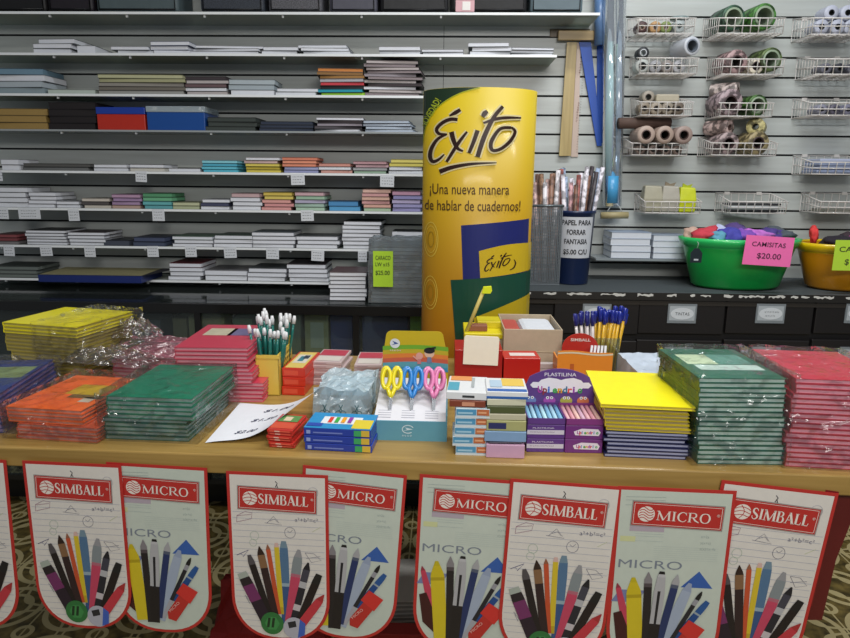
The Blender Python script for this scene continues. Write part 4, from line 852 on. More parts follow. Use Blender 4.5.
# blue far left
q = G(2, 395, .88)
BL = t_stack((q.x - .205, q.y - .03), .2, .26, R_(9), 8, TZ, .88, '#283c80', '#7c6c98', 'blue', 'blue pile at the left edge of the table', jit=.003)
cover_print(BL[-1], .2, .26, .0092, [(.45, .95, .45, .78, '#8ca070')])
wrap((q.x - .208, q.y - .034), .208, .27, R_(9), TZ, .084, 'clear plastic wrap around the blue pile at the left edge', amp=.004, seed=31)
# yellow back left
q = G(3, 322, .945)
YL = t_stack((q.x + .0, q.y), .21, .2, R_(-12), 13, TZ, .918, '#b0a040', '#988c54', 'yellow', 'wrapped yellow pile at the back left', off=lambda i: (.012 * (i < 8), 0), jit=.003)
YT = t_stack((q.x - .002, q.y), .215, .205, R_(-12), 3, .9185, .945, '#f0e414', '#b4a848', 'bright yellow', 'top of the yellow pile at the back left', jit=.001)
wrap((q.x + .09, q.y - .022), .135, .212, R_(-12), TZ, .149, 'clear plastic wrap over the right side of the back yellow pile', amp=.005, seed=37)
# red back
q = G(174, 347, .93)
RL = t_stack((q.x + .025, q.y + .012), .165, .22, R_(1), 5, TZ, .846, '#c43c54', '#c8848c', 'rose red', 'lower part of the rose red pile', jit=.003)
RU = t_stack((q.x, q.y), .163, .23, R_(1), 9, .8464, .930, '#bc3a50', '#c4808c', 'rose red', 'upper part of the rose red pile', off=lambda i: (.002 * (i % 2) + .008 * (i < 3), 0), jit=.002)
cover_print(RU[-1], .163, .23, .0088, [(.14, .55, .5, .82, '#bcb49c'), (.5, .9, .5, .82, '#6c6488')])
q = G(112, 356, .87)
PL = t_stack((q.x, q.y), .2, .19, R_(-3), 7, TZ, .87, '#b8546c', '#b88490', 'pink', 'low pink pile under crumpled plastic', jit=.004)
crumple((q.x + .10, q.y + .06, .872), .26, .17, .035, 'crumpled clear plastic over the pink pile', 5)
q = G(92, 364, .864); crumple((q.x + .03, q.y + .03, .864), .22, .09, .035, 'crumpled clear plastic between the orange and pink piles', 6, rz=-.2)
q = G(150, 330, .90); crumple((q.x - .03, q.y - .02, .89), .12, .07, .05, 'raised knot of clear plastic behind the pink pile', 8)

# pen holder with brushes
e = empty('brush_holder', (-.437, 1.462, TZ), R_(-1), 'yellow plastic holder with pierced sides full of brushes', 'holder'); Yh = mat('#d8bc50', .35, coat=.2)
w, d, h = .056, .125, .096; m = MB(); th = .003
m.lo(0, w, 0, d, 0, .004, Yh); m.lo(0, w, 0, th, 0, h, Yh); m.lo(0, w, d - th, d, 0, h + .02, Yh); m.lo(0, th, 0, d, 0, h + .004, Yh); m.lo(w - th, w, 0, d, 0, h + .004, Yh); m.build('holder_body', e, bevel=.001)
m = MB()
for i in range(7):
    for j in range(3): 
        m.box((w + .0005, .02 + i * .0145, .06 + j * .013), (.001, .006, .006), mat('#6c5818', .5))
        m.box((-.0005, .02 + i * .0145, .06 + j * .013), (.001, .006, .006), mat('#6c5818', .5))
m.build('holes', e)
m = MB(); m.lo(-.002, w + .002, -.002, .002, h - .006, h + .002, Yh); m.build('rim', e)
def brush(name, h, r_, hx, tip, cat): 
    e = bpy.data.objects.new(name, None); C.objects.link(e)
    m = MB(); m.tube([(0, 0, 0), (0, 0, h * .75), (0, 0, h * .88)], [r_ * .6, r_, r_ * .8], mat(hx, .3, coat=.3), 8); m.build('handle', e)
    m = MB(); m.tube([(0, 0, h * .88), (0, 0, h * .95), (0, 0, h)], [r_ * 1.25, r_ * 1.35, r_ * .9], mat(tip, .4), 8); m.build('cap', e)
    e['category'] = cat; return e
pb = brush('paint_brush', .158, .0036, '#1c6c64', '#d8dadc', 'brush')
for i in range(36):
    o = pb if i == 0 else copy_thing(pb, (0, 0, 0))
    fx = .009 + (i % 7) * .0064; fy_ = .012 + (i // 7) * .02 + random.uniform(-.004, .004)
    o.location = (-.437 + fx, 1.462 + fy_, TZ + .006); o.rotation_euler = (random.uniform(-.12, .08), random.uniform(-.16, .16) + (fx - .028) * 5, random.uniform(0, 3))
    o.rotation_euler = (random.uniform(-.1, .08), (fx - .028) * 6 + random.uniform(-.06, .06), 0); o.scale = (1, 1, random.uniform(.86, 1.02) if i // 7 < 2 else random.uniform(1.0, 1.14))
    tag(o, 'teal handled paint brush with white cap standing in the yellow holder', 'brush', 'paint brushes in the yellow holder')
# small boxes helper
def sbox(name, fl_, w, d, h, z, ang, hx, label, cat='box', group=None, front=None, topc=None, bevel=.001, fr=None, side=None, rough=.35):
    e = empty(name, (fl_[0], fl_[1], z + .0003), ang, label, cat, group); h -= .0006
    m = MB(); m.lo(0, w, 0, d, 0, h, mat(hx, rough, var=.06, coat=.15)); ctn = m.build('carton', e, bevel=bevel)
    if front or topc or side:
        m = MB()
        for k_, (x0, x1, z0, z1, c_) in enumerate(front or []): flat(m, [(x0 * w, z0 * h), (x1 * w, z0 * h), (x1 * w, z1 * h), (x0 * w, z1 * h)], -.0004 - .0002 * k_, mat(c_, .4))
        for k_, (x0, x1, y0, y1, c_) in enumerate(topc or []): q_ = h + .0004 + .0003 * k_; m.add([(x0 * w, y0 * d, q_), (x1 * w, y0 * d, q_), (x1 * w, y1 * d, q_), (x0 * w, y1 * d, q_)], [(0, 1, 2, 3)], mat(c_, .4))
        for (y0, y1, z0, z1, c_) in (side or []): m.add([(w + .0004, y0 * d, z0 * h), (w + .0004, y1 * d, z0 * h), (w + .0004, y1 * d, z1 * h), (w + .0004, y0 * d, z1 * h)], [(0, 1, 2, 3)], mat(c_, .4))
        m.build('box_print', ctn)
    return e
for i in range(3):
    o = sbox('red_box', (-.378 + [0, .002, .001][i], 1.468 + .003 * i), .054, .15, .0215, TZ + i * .0215, R_(-3), '#c8301c', f'small red box, {ordw(i, 3)} of the three beside the brush holder', front=[(.08, .7, .2, .75, '#d85038')], topc=[(.1, .9, .03, .97, '#d8c068'), (.2, .8, .3, .8, '#d8d4c4'), (.35, .6, .4, .7, '#3c7c8c'), (.5, .75, .55, .75, '#2c3c4c')] if i == 2 else None)
for k, (x, y, w, n) in enumerate(((-.322, 1.552, .074, 7), (-.215, 1.53, .066, 7))):
    wh_ = ['left', 'right'][k]
    for i in range(n):
        o = sbox('card_pack', (x + random.uniform(-.002, .002), y + random.uniform(-.002, .003)), w, .12, .0085, TZ + i * .0085, R_(-3 + 5 * k + random.uniform(-2, 2)), '#c8b4b4', f'pinkish white card pack, {ordw(i, n)} in the {wh_} pack pile', 'pack', f'card packs in the {wh_} pile',
                 front=[(0, 1, 0, .2, '#b48c8c'), (.1, .5, .4, .6, '#a88c94')], topc=[(.05, .95, .5, .95, '#b83c50'), (.1, .9, .08, .42, '#d4ccc4')] if i == n - 1 else None)
# light blue wrapped pack
for i in range(4):
    sbox('blue_packet', (-.262 + .002 * (i % 2), 1.322), .10, .135, .0135, TZ + i * .0135, R_(-2), ['#8cb0bc', '#a0c0cc'][i % 2], f'pale blue packet, {ordw(i, 4)} inside the blue wrapped bundle', 'packet', 'pale blue packets in film')
o = wrap((-.266, 1.318), .108, .142, R_(-2), TZ, .058, 'pale blue plastic film around the packets behind the crayons', FILMB, .006, 44, 9, bulge=.008)
m = MB()
for k in range(3):
    x = -.035 + k * .034
    for s_ in (-1, 1): stroke(m, [(x + s_ * (.005 + .006 * math.cos(t_ * PI / 6)), .016 + .007 * math.sin(t_ * PI / 6)) for t_ in range(13)], .0013, -.006, mat('#2c5c64', .4))
    stroke(m, [(x - .003, .022), (x + .004, .036)], .0015, -.006, mat('#2c5c64', .4)); stroke(m, [(x + .003, .022), (x - .004, .036)], .0015, -.006, mat('#2c5c64', .4))
m.build('scissors_print', o)
# crayons
for i in range(3):
    o = sbox('crayon_box', (-.259 + [.002, 0, .0][i], 1.153 + .001 * i), .127, .082, .0147, TZ + i * .0147, R_(-4), '#243c9c', f'blue crayon box with bright print, {ordw(i, 3)} in its small pile', 'box', 'crayon boxes', front=[(.04, .1, .2, .7, '#8c9cd0'), (.14, .58, .3, .5, '#6c7cc0'), (.75, .86, .1, .9, '#3ca060'), (.86, .98, .1, .95, '#d0b040')],
             topc=[(0, 1, 0, 1, '#2c8cc4'), (.2, .8, .3, .75, '#e0e4e8'), (.7, .98, .05, .6, '#d8c438'), (.02, .25, .1, .3, '#2c4ca8'), (.3, .36, .35, .7, '#d83c2c'), (.4, .46, .35, .7, '#3ca848'), (.5, .56, .35, .7, '#e8a020'), (.6, .66, .35, .7, '#8c3ca0')] if i == 2 else None)
# red small packs
for i in range(6):
    sbox('match_pack', (-.329 + random.uniform(-.003, .003), 1.160 + random.uniform(0, .004)), .05, .085, .0062, TZ + i * .0062, R_(-7 + random.uniform(-4, 4)), '#b82c24', f'small red packet, {ordw(i, 6)} in the crooked pile by the crayons', 'packet', 'small red packets',
         front=[(.1, .9, .3, .7, '#dc5c48'), (.3, .5, .3, .7, '#e0b8a8')], topc=[(.05, .95, .1, .45, '#cc5038'), (.1, .9, .5, .9, '#5c8c50'), (.3, .6, .55, .8, '#d8c4a8')] if i == 5 else None)
# price sheet
a_, b_, c_, d_ = G(205, 443, .8008), G(268, 428, .83), G(323, 386, .872), G(240, 403, .8008)
def shp(u, v):
    A = a_.lerp(d_, v); B = b_.lerp(c_, v); q = A.lerp(B, u); z = .8012 + (B.z - .8) * max(0, u) ** 2.6 + .004 * math.sin(u * 5) * (1 - u); return (q.x, q.y + .012 * math.sin(PI * v) * 0, z)
m = MB(); n = 14; vs = [shp(i / n, j / n) for i in range(n + 1) for j in range(n + 1)]
m.add(vs, [(i * (n + 1) + j, (i + 1) * (n + 1) + j, (i + 1) * (n + 1) + j + 1, i * (n + 1) + j + 1) for i in range(n) for j in range(n)], mat('#e6e8f0', .6), smooth=True)
e = empty('price_sheet', (0, 0, 0), 0, 'curling white sheet of handwritten prices on the table', 'paper'); m.build('sheet', e)
m = MB()
for s_, u, v, wd in (('$1.00', .4, .76, .36), ('$1.50', .38, .48, .34), ('$2.00', .34, .16, .32)):
    vv, f = text_verts(s_, .11, wd, .01, .3)
    m.add([tuple(Vector(shp(u + x, v + y)) + Vector((0, 0, .0008))) for x, y in vv], f, mat('#4c5068', .6))
m.build('handwriting', e)

# scissors display
sx, sy, sw, sd = -.137, 1.208, .146, .20
e = empty('scissors_display_box', (sx, sy, TZ), R_(-.5), 'pale blue cardboard display box with a rainbow back card for scissors', 'display box')
zf = P(400, 421, sy).z - TZ; zb_ = P(400, 368, sy + sd).z - TZ; zt_ = P(400, 331, sy + sd).z - TZ
teal = mat('#5c98ac', .4)
m = MB(); m.lo(0, sw, 0, .003, 0, zf, teal); m.lo(0, .003, .003, sd, 0, zf, teal); m.lo(sw - .003, sw, .003, sd, 0, zf, teal); m.lo(0, sw, .003, sd, 0, .002, teal); m.build('tray', e)
m = MB(); m.add([(.003, .003, zf - .002), (sw - .003, .003, zf - .002), (sw - .003, sd * .78, zb_ * .9), (.003, sd * .78, zb_ * .9), (.003, .003, zf - .004), (sw - .003, .003, zf - .004), (sw - .003, sd * .78, zb_ * .9 - .002), (.003, sd * .78, zb_ * .9 - .002)], [(0, 1, 2, 3), (7, 6, 5, 4), (0, 4, 5, 1), (3, 2, 6, 7), (0,3,7,4), (1,5,6,2)], mat('#d4d4da', .5)); m.build('scissors_card', e)
Tin = Matrix.Translation((0, .003, zf - .002)) @ Matrix.Rotation(math.atan2(zb_ * .9 - zf, sd * .78), 4, 'X')
m = MB()
for r_ in range(7):
    for x0, x1 in ((.06, .24), (.38, .56), (.70, .88)):
        q = .012 + r_ * .008; m.add([tuple(Tin @ Vector((x * sw, y, .0007))) for x, y in ((x0, q), (x1, q), (x1, q + .0015), (x0, q + .0015))], [(0, 1, 2, 3)], mat('#8c8c9c', .5))
m.build('card_print', e)
m = MB()
def rr(x0, x1, z0, z1, r, n=6):
    p = [(x0, z0), (x1, z0)]; p += [(x1 - r + r * math.cos(t * PI / 2 / n), z1 - r + r * math.sin(t * PI / 2 / n)) for t in range(n + 1)]; p += [(x0 + r - r * math.sin(t * PI / 2 / n), z1 - r + r * math.cos(t * PI / 2 / n)) for t in range(n + 1)]; return p
m.poly([(0, .02), (sw, .02), (sw, zt_ * .62)] + rr(.008, sw * .92, zt_ * .62, zt_, .012)[2:] + [(0, zt_ * .62)], sd + .003, sd, mat('#c0a81c', .4)); m.build('back_card', e)
m = MB(); cols = ['#3c90b4', '#5c9cac', '#c45c44', '#d87c34', '#b8a428', '#6ca42c']; zb0 = zb_ * .92
for i, cc in enumerate(cols):
    z0 = zb0 + (zt_ * .80 - zb0) * i / 6; z1 = zb0 + (zt_ * .80 - zb0) * (i + 1) / 6
    flat(m, [(0.001, z0)] + [(sw * t / 8, z0 + .004 * math.sin(t / 8 * PI) * (i > 1)) for t in range(1, 9)] + [(sw - .001, z1)] + [(sw * (8 - t) / 8, z1 + .004 * math.sin(t / 8 * PI) * (i > 0)) for t in range(1, 8)] + [(0.001, z1)], sd - .0006 - .0001 * (6 - i), mat(cc, .4))
flat(m, circ(.028, zt_ * .84, .011), sd - .0016, mat('#d4d8dc', .4)); flat(m, [(.020, zt_ * .84 - .004), (.036, zt_ * .84), (.022, zt_ * .84 + .006), (.027, zt_ * .84)], sd - .002, mat('#2c4c8c', .4))
scribble(m, .017, zt_ * .84 - .018, .022, .005, mat('#d4d8dc', .5), sd - .002)
flat(m, circ(.104, zt_ * .72, .011), sd - .002, mat('#d8b49c', .5)); flat(m, circ(.104, zt_ * .72 + .006, .012, ry=.007), sd - .0024, mat('#15161c', .5)); stroke(m, [(.104, zt_ * .72 + .01), (.118, zt_ * .72 + .013)], .004, sd - .0024, mat('#15161c', .5)); flat(m, [(.098, zt_ * .72 - .022), (.110, zt_ * .72 - .022), (.108, zt_ * .72 - .009), (.100, zt_ * .72 - .009)], sd - .0022, mat('#6c7c9c', .5))
flat(m, circ(.082, zt_ * .68, .008), sd - .002, mat('#d89c90', .5)); flat(m, [(.077, zt_ * .68 - .018), (.086, zt_ * .68 - .018), (.085, zt_ * .68 - .007), (.079, zt_ * .68 - .007)], sd - .0022, mat('#c87c7c', .5)); stroke(m, [(.08, zt_ * .68 - .01), (.068, zt_ * .68)], .003, sd - .0022, mat('#d89c90', .5))
m.build('rainbow_print', e)
m = MB(); cx_, cz_ = sw * .48, zf * .52; wl = mat('#c8dce4', .4); stroke(m, [(cx_ + .011 * math.cos(t * PI / 10 + .4), cz_ + .003 + .008 * math.sin(t * PI / 10 + .4)) for t in range(17)], .0018, -.0006, wl); flat(m, [(cx_ - .008, cz_), (cx_ + .01, cz_ + .003), (cx_ - .006, cz_ + .007), (cx_ - .002, cz_ + .003)], -.0008, wl)
scribble(m, cx_ - .011, cz_ - .0125, .020, .005, wl, -.0006); m.build('logo_print', e)
def scissors(col, word):
    e = bpy.data.objects.new('scissors', None); C.objects.link(e); M_ = mat(col, .3, coat=.3)
    for s_ in (-1, 1):
        m = MB(); c = (s_ * .0112, .034); pts = [(c[0] + .0082 * math.cos(t * PI / 9), .0, c[1] + .0215 * math.sin(t * PI / 9)) for t in range(18)]
        m.tube([(p[0], 0, p[2]) for p in pts], .0042, M_, 8, closed=True); m.tube([(s_ * .008, 0, .015), (s_ * .003, 0, .0), (-s_ * .001, 0, -.008)], [.0045, .0045, .003], M_, 8); m.build('handle', e)
        m = MB(); m.poly([(s_ * .001 - .003, -.006), (s_ * .001 + .003, -.006), (s_ * .002, -.055)], .001 * s_, .001 * s_ - .0009, mat('#a8acb4', .25, .8)); m.build('blade', e)
    m = MB(); m.tube([(0, -.003, -.01), (0, .003, -.01)], .0022, mat('#c0c4c8', .2, .9), 8); m.build('pivot', e); return e
for x, col, wd in ((.03, '#dccc18', 'yellow'), (.073, '#2c7cc4', 'blue'), (.117, '#d87cac', 'pink')):
    pr_ = scissors(col, wd)
    for k in range(2):
        o = pr_ if k == 0 else copy_thing(pr_, (0, 0, 0))
        ty = sd * .36 - .022 * k; pz = zf + (zb_ * .9 - zf) * ty / (sd * .78)
        o.location = (sx + x + k * .002, sy + ty + .01, TZ + pz + .012 + .009 * k); o.rotation_euler = (R_(-38), 0, .03 - .05 * k)
        tag(o, f'{wd} handled scissors, {["rear", "front"][k]} one of the {wd} pair in the display box', 'scissors', f'{wd} scissors in the display box')

# glue stick / eraser packs
for i in range(5):
    o = sbox('eraser_pack', (.022 + [.003, -.003, .0, .001, .002][i], 1.146), .062, .075, .0182, TZ + i * .0182, R_(-1.5 + (i % 2)), '#b8d0dc', f'light blue and orange packet, {ordw(i, 5)} in the pile right of the scissors', 'packet', 'light blue and orange packets',
             front=[(.02, .6, .30, .92, '#4c90b8'), (.62, .98, .28, .95, '#b86840'), (.06, .5, .42, .62, '#9cc4d8'), (.66, .9, .5, .7, '#d8a078'), (0, 1, 0, .2, '#ccd4d8')])
sbox('white_carton', (.012, 1.152), .066, .09, .013, TZ + .0911, R_(-3), '#7c3c28', 'brown carton under the white printed one, right of the scissors', front=[(.35, .7, .2, .8, '#c88c70')])
sbox('white_carton', (.006, 1.156), .074, .10, .015, TZ + .1042, R_(-4), '#d8dce0', 'white carton with blue print on top of the light blue packets', front=[(.4, .7, .3, .6, '#34383c')], topc=[(.02, .3, .1, .6, '#4c9cb4'), (.05, .6, .7, .98, '#d89058'), (.6, .68, .3, .9, '#a0a8ac')])
# second pile
Z = TZ; L2 = [(.026, '#c49cb8', 'pale pink carton at the bottom', .070), (.004, '#3c3444', 'thin dark card slipped between cartons', .060), (.02, '#7c9cc0', 'blue grey carton second from the bottom', .076), (.02, '#a4a470', 'olive and navy carton in the middle', .072), (.012, '#b8b49c', 'cream carton above the olive one', .073), (.014, '#4c5430', 'dark green carton below the white ones', .070), (.013, '#c8c8b0', 'cream white carton near the top', .071), (.014, '#d8dce0', 'white carton with blue and yellow print on top', .075)]
for i, (h_, hx, lb, w_) in enumerate(L2):
    sbox('small_carton', (.116 - w_ / 2 + random.uniform(-.001, .001), 1.136 + .002 * i), w_, .085, h_, Z, R_(random.uniform(-1.5, 1.5)), hx, lb + ', pile beside the plasticine', 'box', 'mixed small cartons',
         front=[(.05, .5, .2, .8, '#2c3060')] if i == 3 else ([(0, 1, 0, .35, '#3060a8')] if i == 7 else None), topc=[(.02, .98, .02, .2, '#3060a8'), (.4, .95, .4, .95, '#d8b858'), (.1, .4, .3, .8, '#a8c0d4')] if i == 7 else None); Z += h_
# plasticine display
px_, py_ = .158, 1.163
for r_ in range(2):
    for c_ in range(2):
        o = sbox('plasticine_box', (px_ + c_ * .071, py_ + .002), .070, .08, .0275, TZ + r_ * .0275, R_(1), '#6c2c78' if c_ else '#583480', f'purple plasticine box, {["lower", "upper"][r_]} {["left", "right"][c_]} of the four at the table front', 'box', 'purple plasticine boxes', front=[(.0, .98, .3, .62, '#c8c4d4')] if c_ == 0 else None)
        m = MB()
        if c_ == 0:
            put_text(m, 'PLASTILINA', .010, .0195, .0042, mat('#d8d4e4', .5), width=.040, y=-.0008); scribble(m, .006, .0115, .043, .003, mat('#4c3c5c', .5), -.0008)
        else:
            flat(m, [(.018, .008), (.062, .007), (.065, .014), (.060, .020), (.03, .021), (.015, .015)], -.0006, mat('#e0d8e4', .5)); 
            for j, (ch, cl) in enumerate(zip('Upiendrio', ['#a83c9c', '#d84c3c', '#3c6cc0', '#3ca04c', '#d8a020', '#a83c9c', '#d84c3c', '#3c6cc0', '#3ca04c'])): put_text(m, ch, .021 + j * .0044, .0105, .0085, mat(cl, .5), y=-.0009, bold=.04)
        m.build('lettering', o)
e = empty('plasticine_header', (px_, py_ + .084, TZ), R_(1), 'purple plasticine display card with cloud lettering over the open tray', 'display card')
zh0, zh1 = P(560, 405, py_ + .084).z - TZ, P(560, 369, py_ + .084).z - TZ
W = .14
m = MB(); m.poly([(0, 0), (W, 0), (W, zh0 + .4 * (zh1 - zh0))] + [(W * (1 - t / 12), zh0 + (zh1 - zh0) * (.4 + .6 * math.sin(PI * (t + 1.2) / 14.4) ** .6)) for t in range(1, 12)] + [(0, zh0 + .4 * (zh1 - zh0))], .003, 0, mat('#5c3c80', .4)); m.build('card', e)
m = MB(); cl_ = []
for t in range(28):
    an = 2 * PI * t / 28; cl_.append((W * .52 + .056 * math.cos(an) + .004 * math.cos(7 * an), zh0 + .55 * (zh1 - zh0) + .0135 * math.sin(an) + .003 * math.sin(7 * an)))
flat(m, cl_, -.0006, mat('#e4e0e8', .5)); 
xx = .028
for j, (ch, cl) in enumerate(zip('Upiendrio', ['#a83c9c', '#8c2c38', '#3c6cc0', '#3ca04c', '#d8a020', '#2c6c8c', '#d84c3c', '#8c3ca0', '#3ca04c'])): put_text(m, ch, xx + j * .0098, zh0 + .34 * (zh1 - zh0), .019, mat(cl, .5), width=.0088 if ch != 'i' else .004, y=-.0012, bold=.03)
put_text(m, 'PLASTILINA', .04, zh0 + .80 * (zh1 - zh0), .010, mat('#d8d4e4', .5), width=.062, y=-.0012, bold=.01)
for cx_, cc in ((.014, '#6c80b8'), (.052, '#a04ca8'), (.085, '#a8a848'), (.118, '#c8744c')):
    flat(m, circ(cx_, zh0 + .12 * (zh1 - zh0), .012, ry=.009), -.0009, mat(cc, .5)); flat(m, circ(cx_ - .004, zh0 + .2 * (zh1 - zh0), .003), -.0012, mat('#e8e8ec', .5)); flat(m, circ(cx_ + .004, zh0 + .2 * (zh1 - zh0), .003), -.0012, mat('#e8e8ec', .5)); flat(m, circ(cx_ - .004, zh0 + .2 * (zh1 - zh0), .0013), -.0015, mat('#16161c', .5)); flat(m, circ(cx_ + .004, zh0 + .2 * (zh1 - zh0), .0013), -.0015, mat('#16161c', .5))
m.build('card_print', e)
for c_ in range(2):
    e = empty('open_tray', (px_ + c_ * .071, py_ + .002, TZ + .0553), R_(1), ['open tray of pale blue plasticine sticks on the purple boxes', 'open tray of pale pink plasticine sticks on the purple boxes'][c_], 'tray')
    m = MB(); pm = mat('#5c3880' if c_ == 0 else '#7c3478', .4); m.lo(0, .07, 0, .0015, 0, .012, pm); m.lo(0, .07, .0785, .08, 0, .016, pm); m.lo(0, .0015, 0, .08, 0, .012, pm); m.lo(.0685, .07, 0, .08, 0, .012, pm); m.lo(0, .07, 0, .08, 0, .001, pm); m.build('tray_body', e)
    for k in range(7):
        m = MB(); m.tube([(.006 + k * .0096, .004, .007), (.006 + k * .0096, .076, .009)], .0042, mat((['#7cb0d0', '#9cc4d8', '#6ca0c4', '#a8d0dc'] if c_ == 0 else ['#d0a0a8', '#c88c98', '#d8b0a8', '#c09cb0'])[k % 4], .4), 8); m.build('plasticine_stick', e)

# tissue / lever dispenser
Y1 = 1.50
def fp(px, py, Y): q = P(px, py, Y); return q
a = fp(455, 345, Y1); b = fp(503, 345, Y1); zt1 = P(480, 350, Y1).z
e = sbox('red_carton', (a.x, Y1), b.x - a.x, .10, max(.05, zt1 - TZ), TZ, 0, '#a41c1c', 'dark red carton with a white card leaning on it, behind the white cartons')
a = fp(463, 365, Y1 - .012); b = fp(499, 337, Y1 - .012); m = MB(); m.poly(rr(0, b.x - a.x, 0, b.z - a.z, .006), .004, 0, mat('#f4ecdc', .6)); o = m.build('blank_card', loc=(a.x, Y1 - .0045, a.z)); o.rotation_euler = (0, .03, 0); tag(o, 'blank cream rounded card stuck on the front of the dark red carton', 'card')
Y2 = 1.635; a = fp(465, 334, Y2); b = fp(503, 334, Y2)
e = sbox('yellow_dispenser', (a.x, Y2), b.x - a.x, .13, a.z - TZ, TZ, 0, '#a89c84', 'yellow topped dispenser box with a raised lever, before the column', 'dispenser')
m = MB(); h = a.z - TZ; w = b.x - a.x; m.lo(-.002, w + .002, -.002, .132, h - .012, h + .002, mat('#d8c81c', .4)); m.lo(w * .35, w + .001, .06, .13, h + .002, h + .02, mat('#d0c020', .4)); m.lo(w * .1, w * .6, .02, .05, h + .002, h + .018, mat('#8c5840', .5)); m.build('yellow_lid', e, bevel=.002)
m = MB(); t_ = P(484, 290, Y2 + .02); b_2 = P(462, 335, Y2 + .02)
m.tube([(0, .02, h - .01), (t_.x - a.x, .02, t_.z - TZ)], .005, mat('#c0b060', .5), 8); m.build('lever', e)
m = MB(); q = (t_.x - a.x, t_.z - TZ); m.poly([(q[0] - .006, q[1] - .008), (q[0] + .016, q[1] - .008), (q[0] + .020, q[1] + .0), (q[0] + .018, q[1] + .01), (q[0] - .002, q[1] + .008)], .024, .012, mat('#dce820', .4)); m.build('lever_tip', e)
# cardboard box with paper
Y3 = 1.60; a = fp(504, 329, Y3); b = fp(563, 329, Y3); h = a.z - TZ; w = b.x - a.x; dd = .19
e = empty('cardboard_box', (a.x, Y3, TZ), 0, 'open grey brown cardboard box holding white papers, before the column', 'box'); cb = mat('#b4a48c', .6, var=.1); t2 = .003
m = MB(); m.lo(0, w, 0, t2, 0, h, cb); m.lo(0, w, dd - t2, dd, 0, h, cb); m.lo(0, t2, t2, dd - t2, 0, h, cb); m.lo(w - t2, w, t2, dd - t2, 0, h, cb); m.lo(0, w, 0, dd, 0, t2, cb); m.build('box_walls', e, bevel=.001)
m = MB(); m.tube([(-.001, -.001, h * .6), (w + .001, -.001, h * .58)], .0008, mat('#c8b898', .5), 5); m.build('string', e)
m = MB(); m.lo(.05, w - .008, .008, dd - .01, 0.004, h - .008, mat('#ccd0d8', .6, var=.08)); o = m.build('paper_bundle', bevel=.012, loc=(a.x, Y3, TZ)); tag(o, 'white papers filling the open cardboard box', 'paper')
m = MB(); m.lo(.006, .048, .01, dd - .012, 0.004, h - .012, mat('#b04c44', .5, var=.1)); o = m.build('red_item', bevel=.006, loc=(a.x, Y3, TZ)); tag(o, 'red packet inside the open cardboard box, left end', 'packet')
Y4 = 1.50; a = fp(504, 358, Y4); b = fp(541, 358, Y4)
e = sbox('red_carton', (a.x, Y4), b.x - a.x, .07, a.z - TZ, TZ, R_(2), '#b81c18', 'bright red carton with white printed lid before the cardboard box', topc=[(.2, .9, .3, .7, '#d8ccc8')])
a = fp(540, 352, 1.57); m = MB()
for k in range(5): m.lo(0, .05, 0, .02, k * .012, k * .012 + .011, mat('#b0a8a8', .5))
o = m.build('white_blocks', loc=(a.x, 1.565, TZ)); tag(o, 'low pale block of cards between the red carton and orange display', 'block')
# orange display
Y5 = 1.50; a = fp(558, 350, Y5); b = fp(613, 352, Y5); w = b.x - a.x; h = a.z - TZ; ht = P(585, 334, Y5 + .06).z - TZ
e = empty('pen_display_box', (a.x, Y5, TZ), R_(-1), 'orange pen display box with a red lettered arch', 'display box')
m = MB(); om = mat('#e0882c', .4); m.poly([(0, 0), (w, 0), (w, h * .95)] + [(w * (1 - t / 8), h * (.97 - .02 * math.sin(t / 8 * PI * 2))) for t in range(1, 8)] + [(0, h * .97)], .003, 0, om); m.lo(0, .003, .003, .07, 0, h * .8, om); m.lo(w - .003, w, .003, .07, 0, h * .8, om); m.build('front_panel', e)
m = MB(); stroke(m, [(0, h * .93)] + [(w * t / 8, h * (.93 + .02 * math.sin(t / 8 * PI * 2))) for t in range(1, 9)], .004, -.0006, mat('#d8ccb0', .5)); m.box((w * .27, -.0008, h * .45), (.006, .0006, h * .45), mat('#8c3c1c', .5)); m.box((w * .27, -.001, h * .62), (.009, .0006, .02), mat('#b85c24', .5)); flat(m, circ(w * .6, h * .5, .009), -.0008, mat('#d8a05c', .5)); put_text(m, 'SIMBALL', w * .45, h * .25, .006, mat('#a8541c', .5), width=.04, y=-.0008)
m.build('panel_print', e)
m = MB(); m.poly([(.02, .0), (w - .02, 0), (w - .02, h * .9)] + [(w / 2 + (w / 2 - .02) * math.cos(t * PI / 12), h * .9 + (ht - h * .9) * math.sin(t * PI / 12)) for t in range(1, 12)] + [(.02, h * .9)], .07, .067, mat('#b42c24', .4)); m.build('arch_card', e)
m = MB(); put_text(m, 'SIMBALL', w / 2 - .024, h + .006, .010, mat('#e0d4d0', .5), width=.048, y=.0662, bold=.02); m.build('arch_lettering', e)
for k in range(5):
    m = MB(); m.tube([(w - .012 - k * .01, .03, .003), (w - .008 - k * .008, .04, h * 1.02)], .003, mat('#c8c8cc', .3), 7); o = m.build('marker', loc=(a.x, Y5, TZ)); tag(o, 'pale capped pen standing inside the orange display box', 'pen', 'pens in the orange display box')
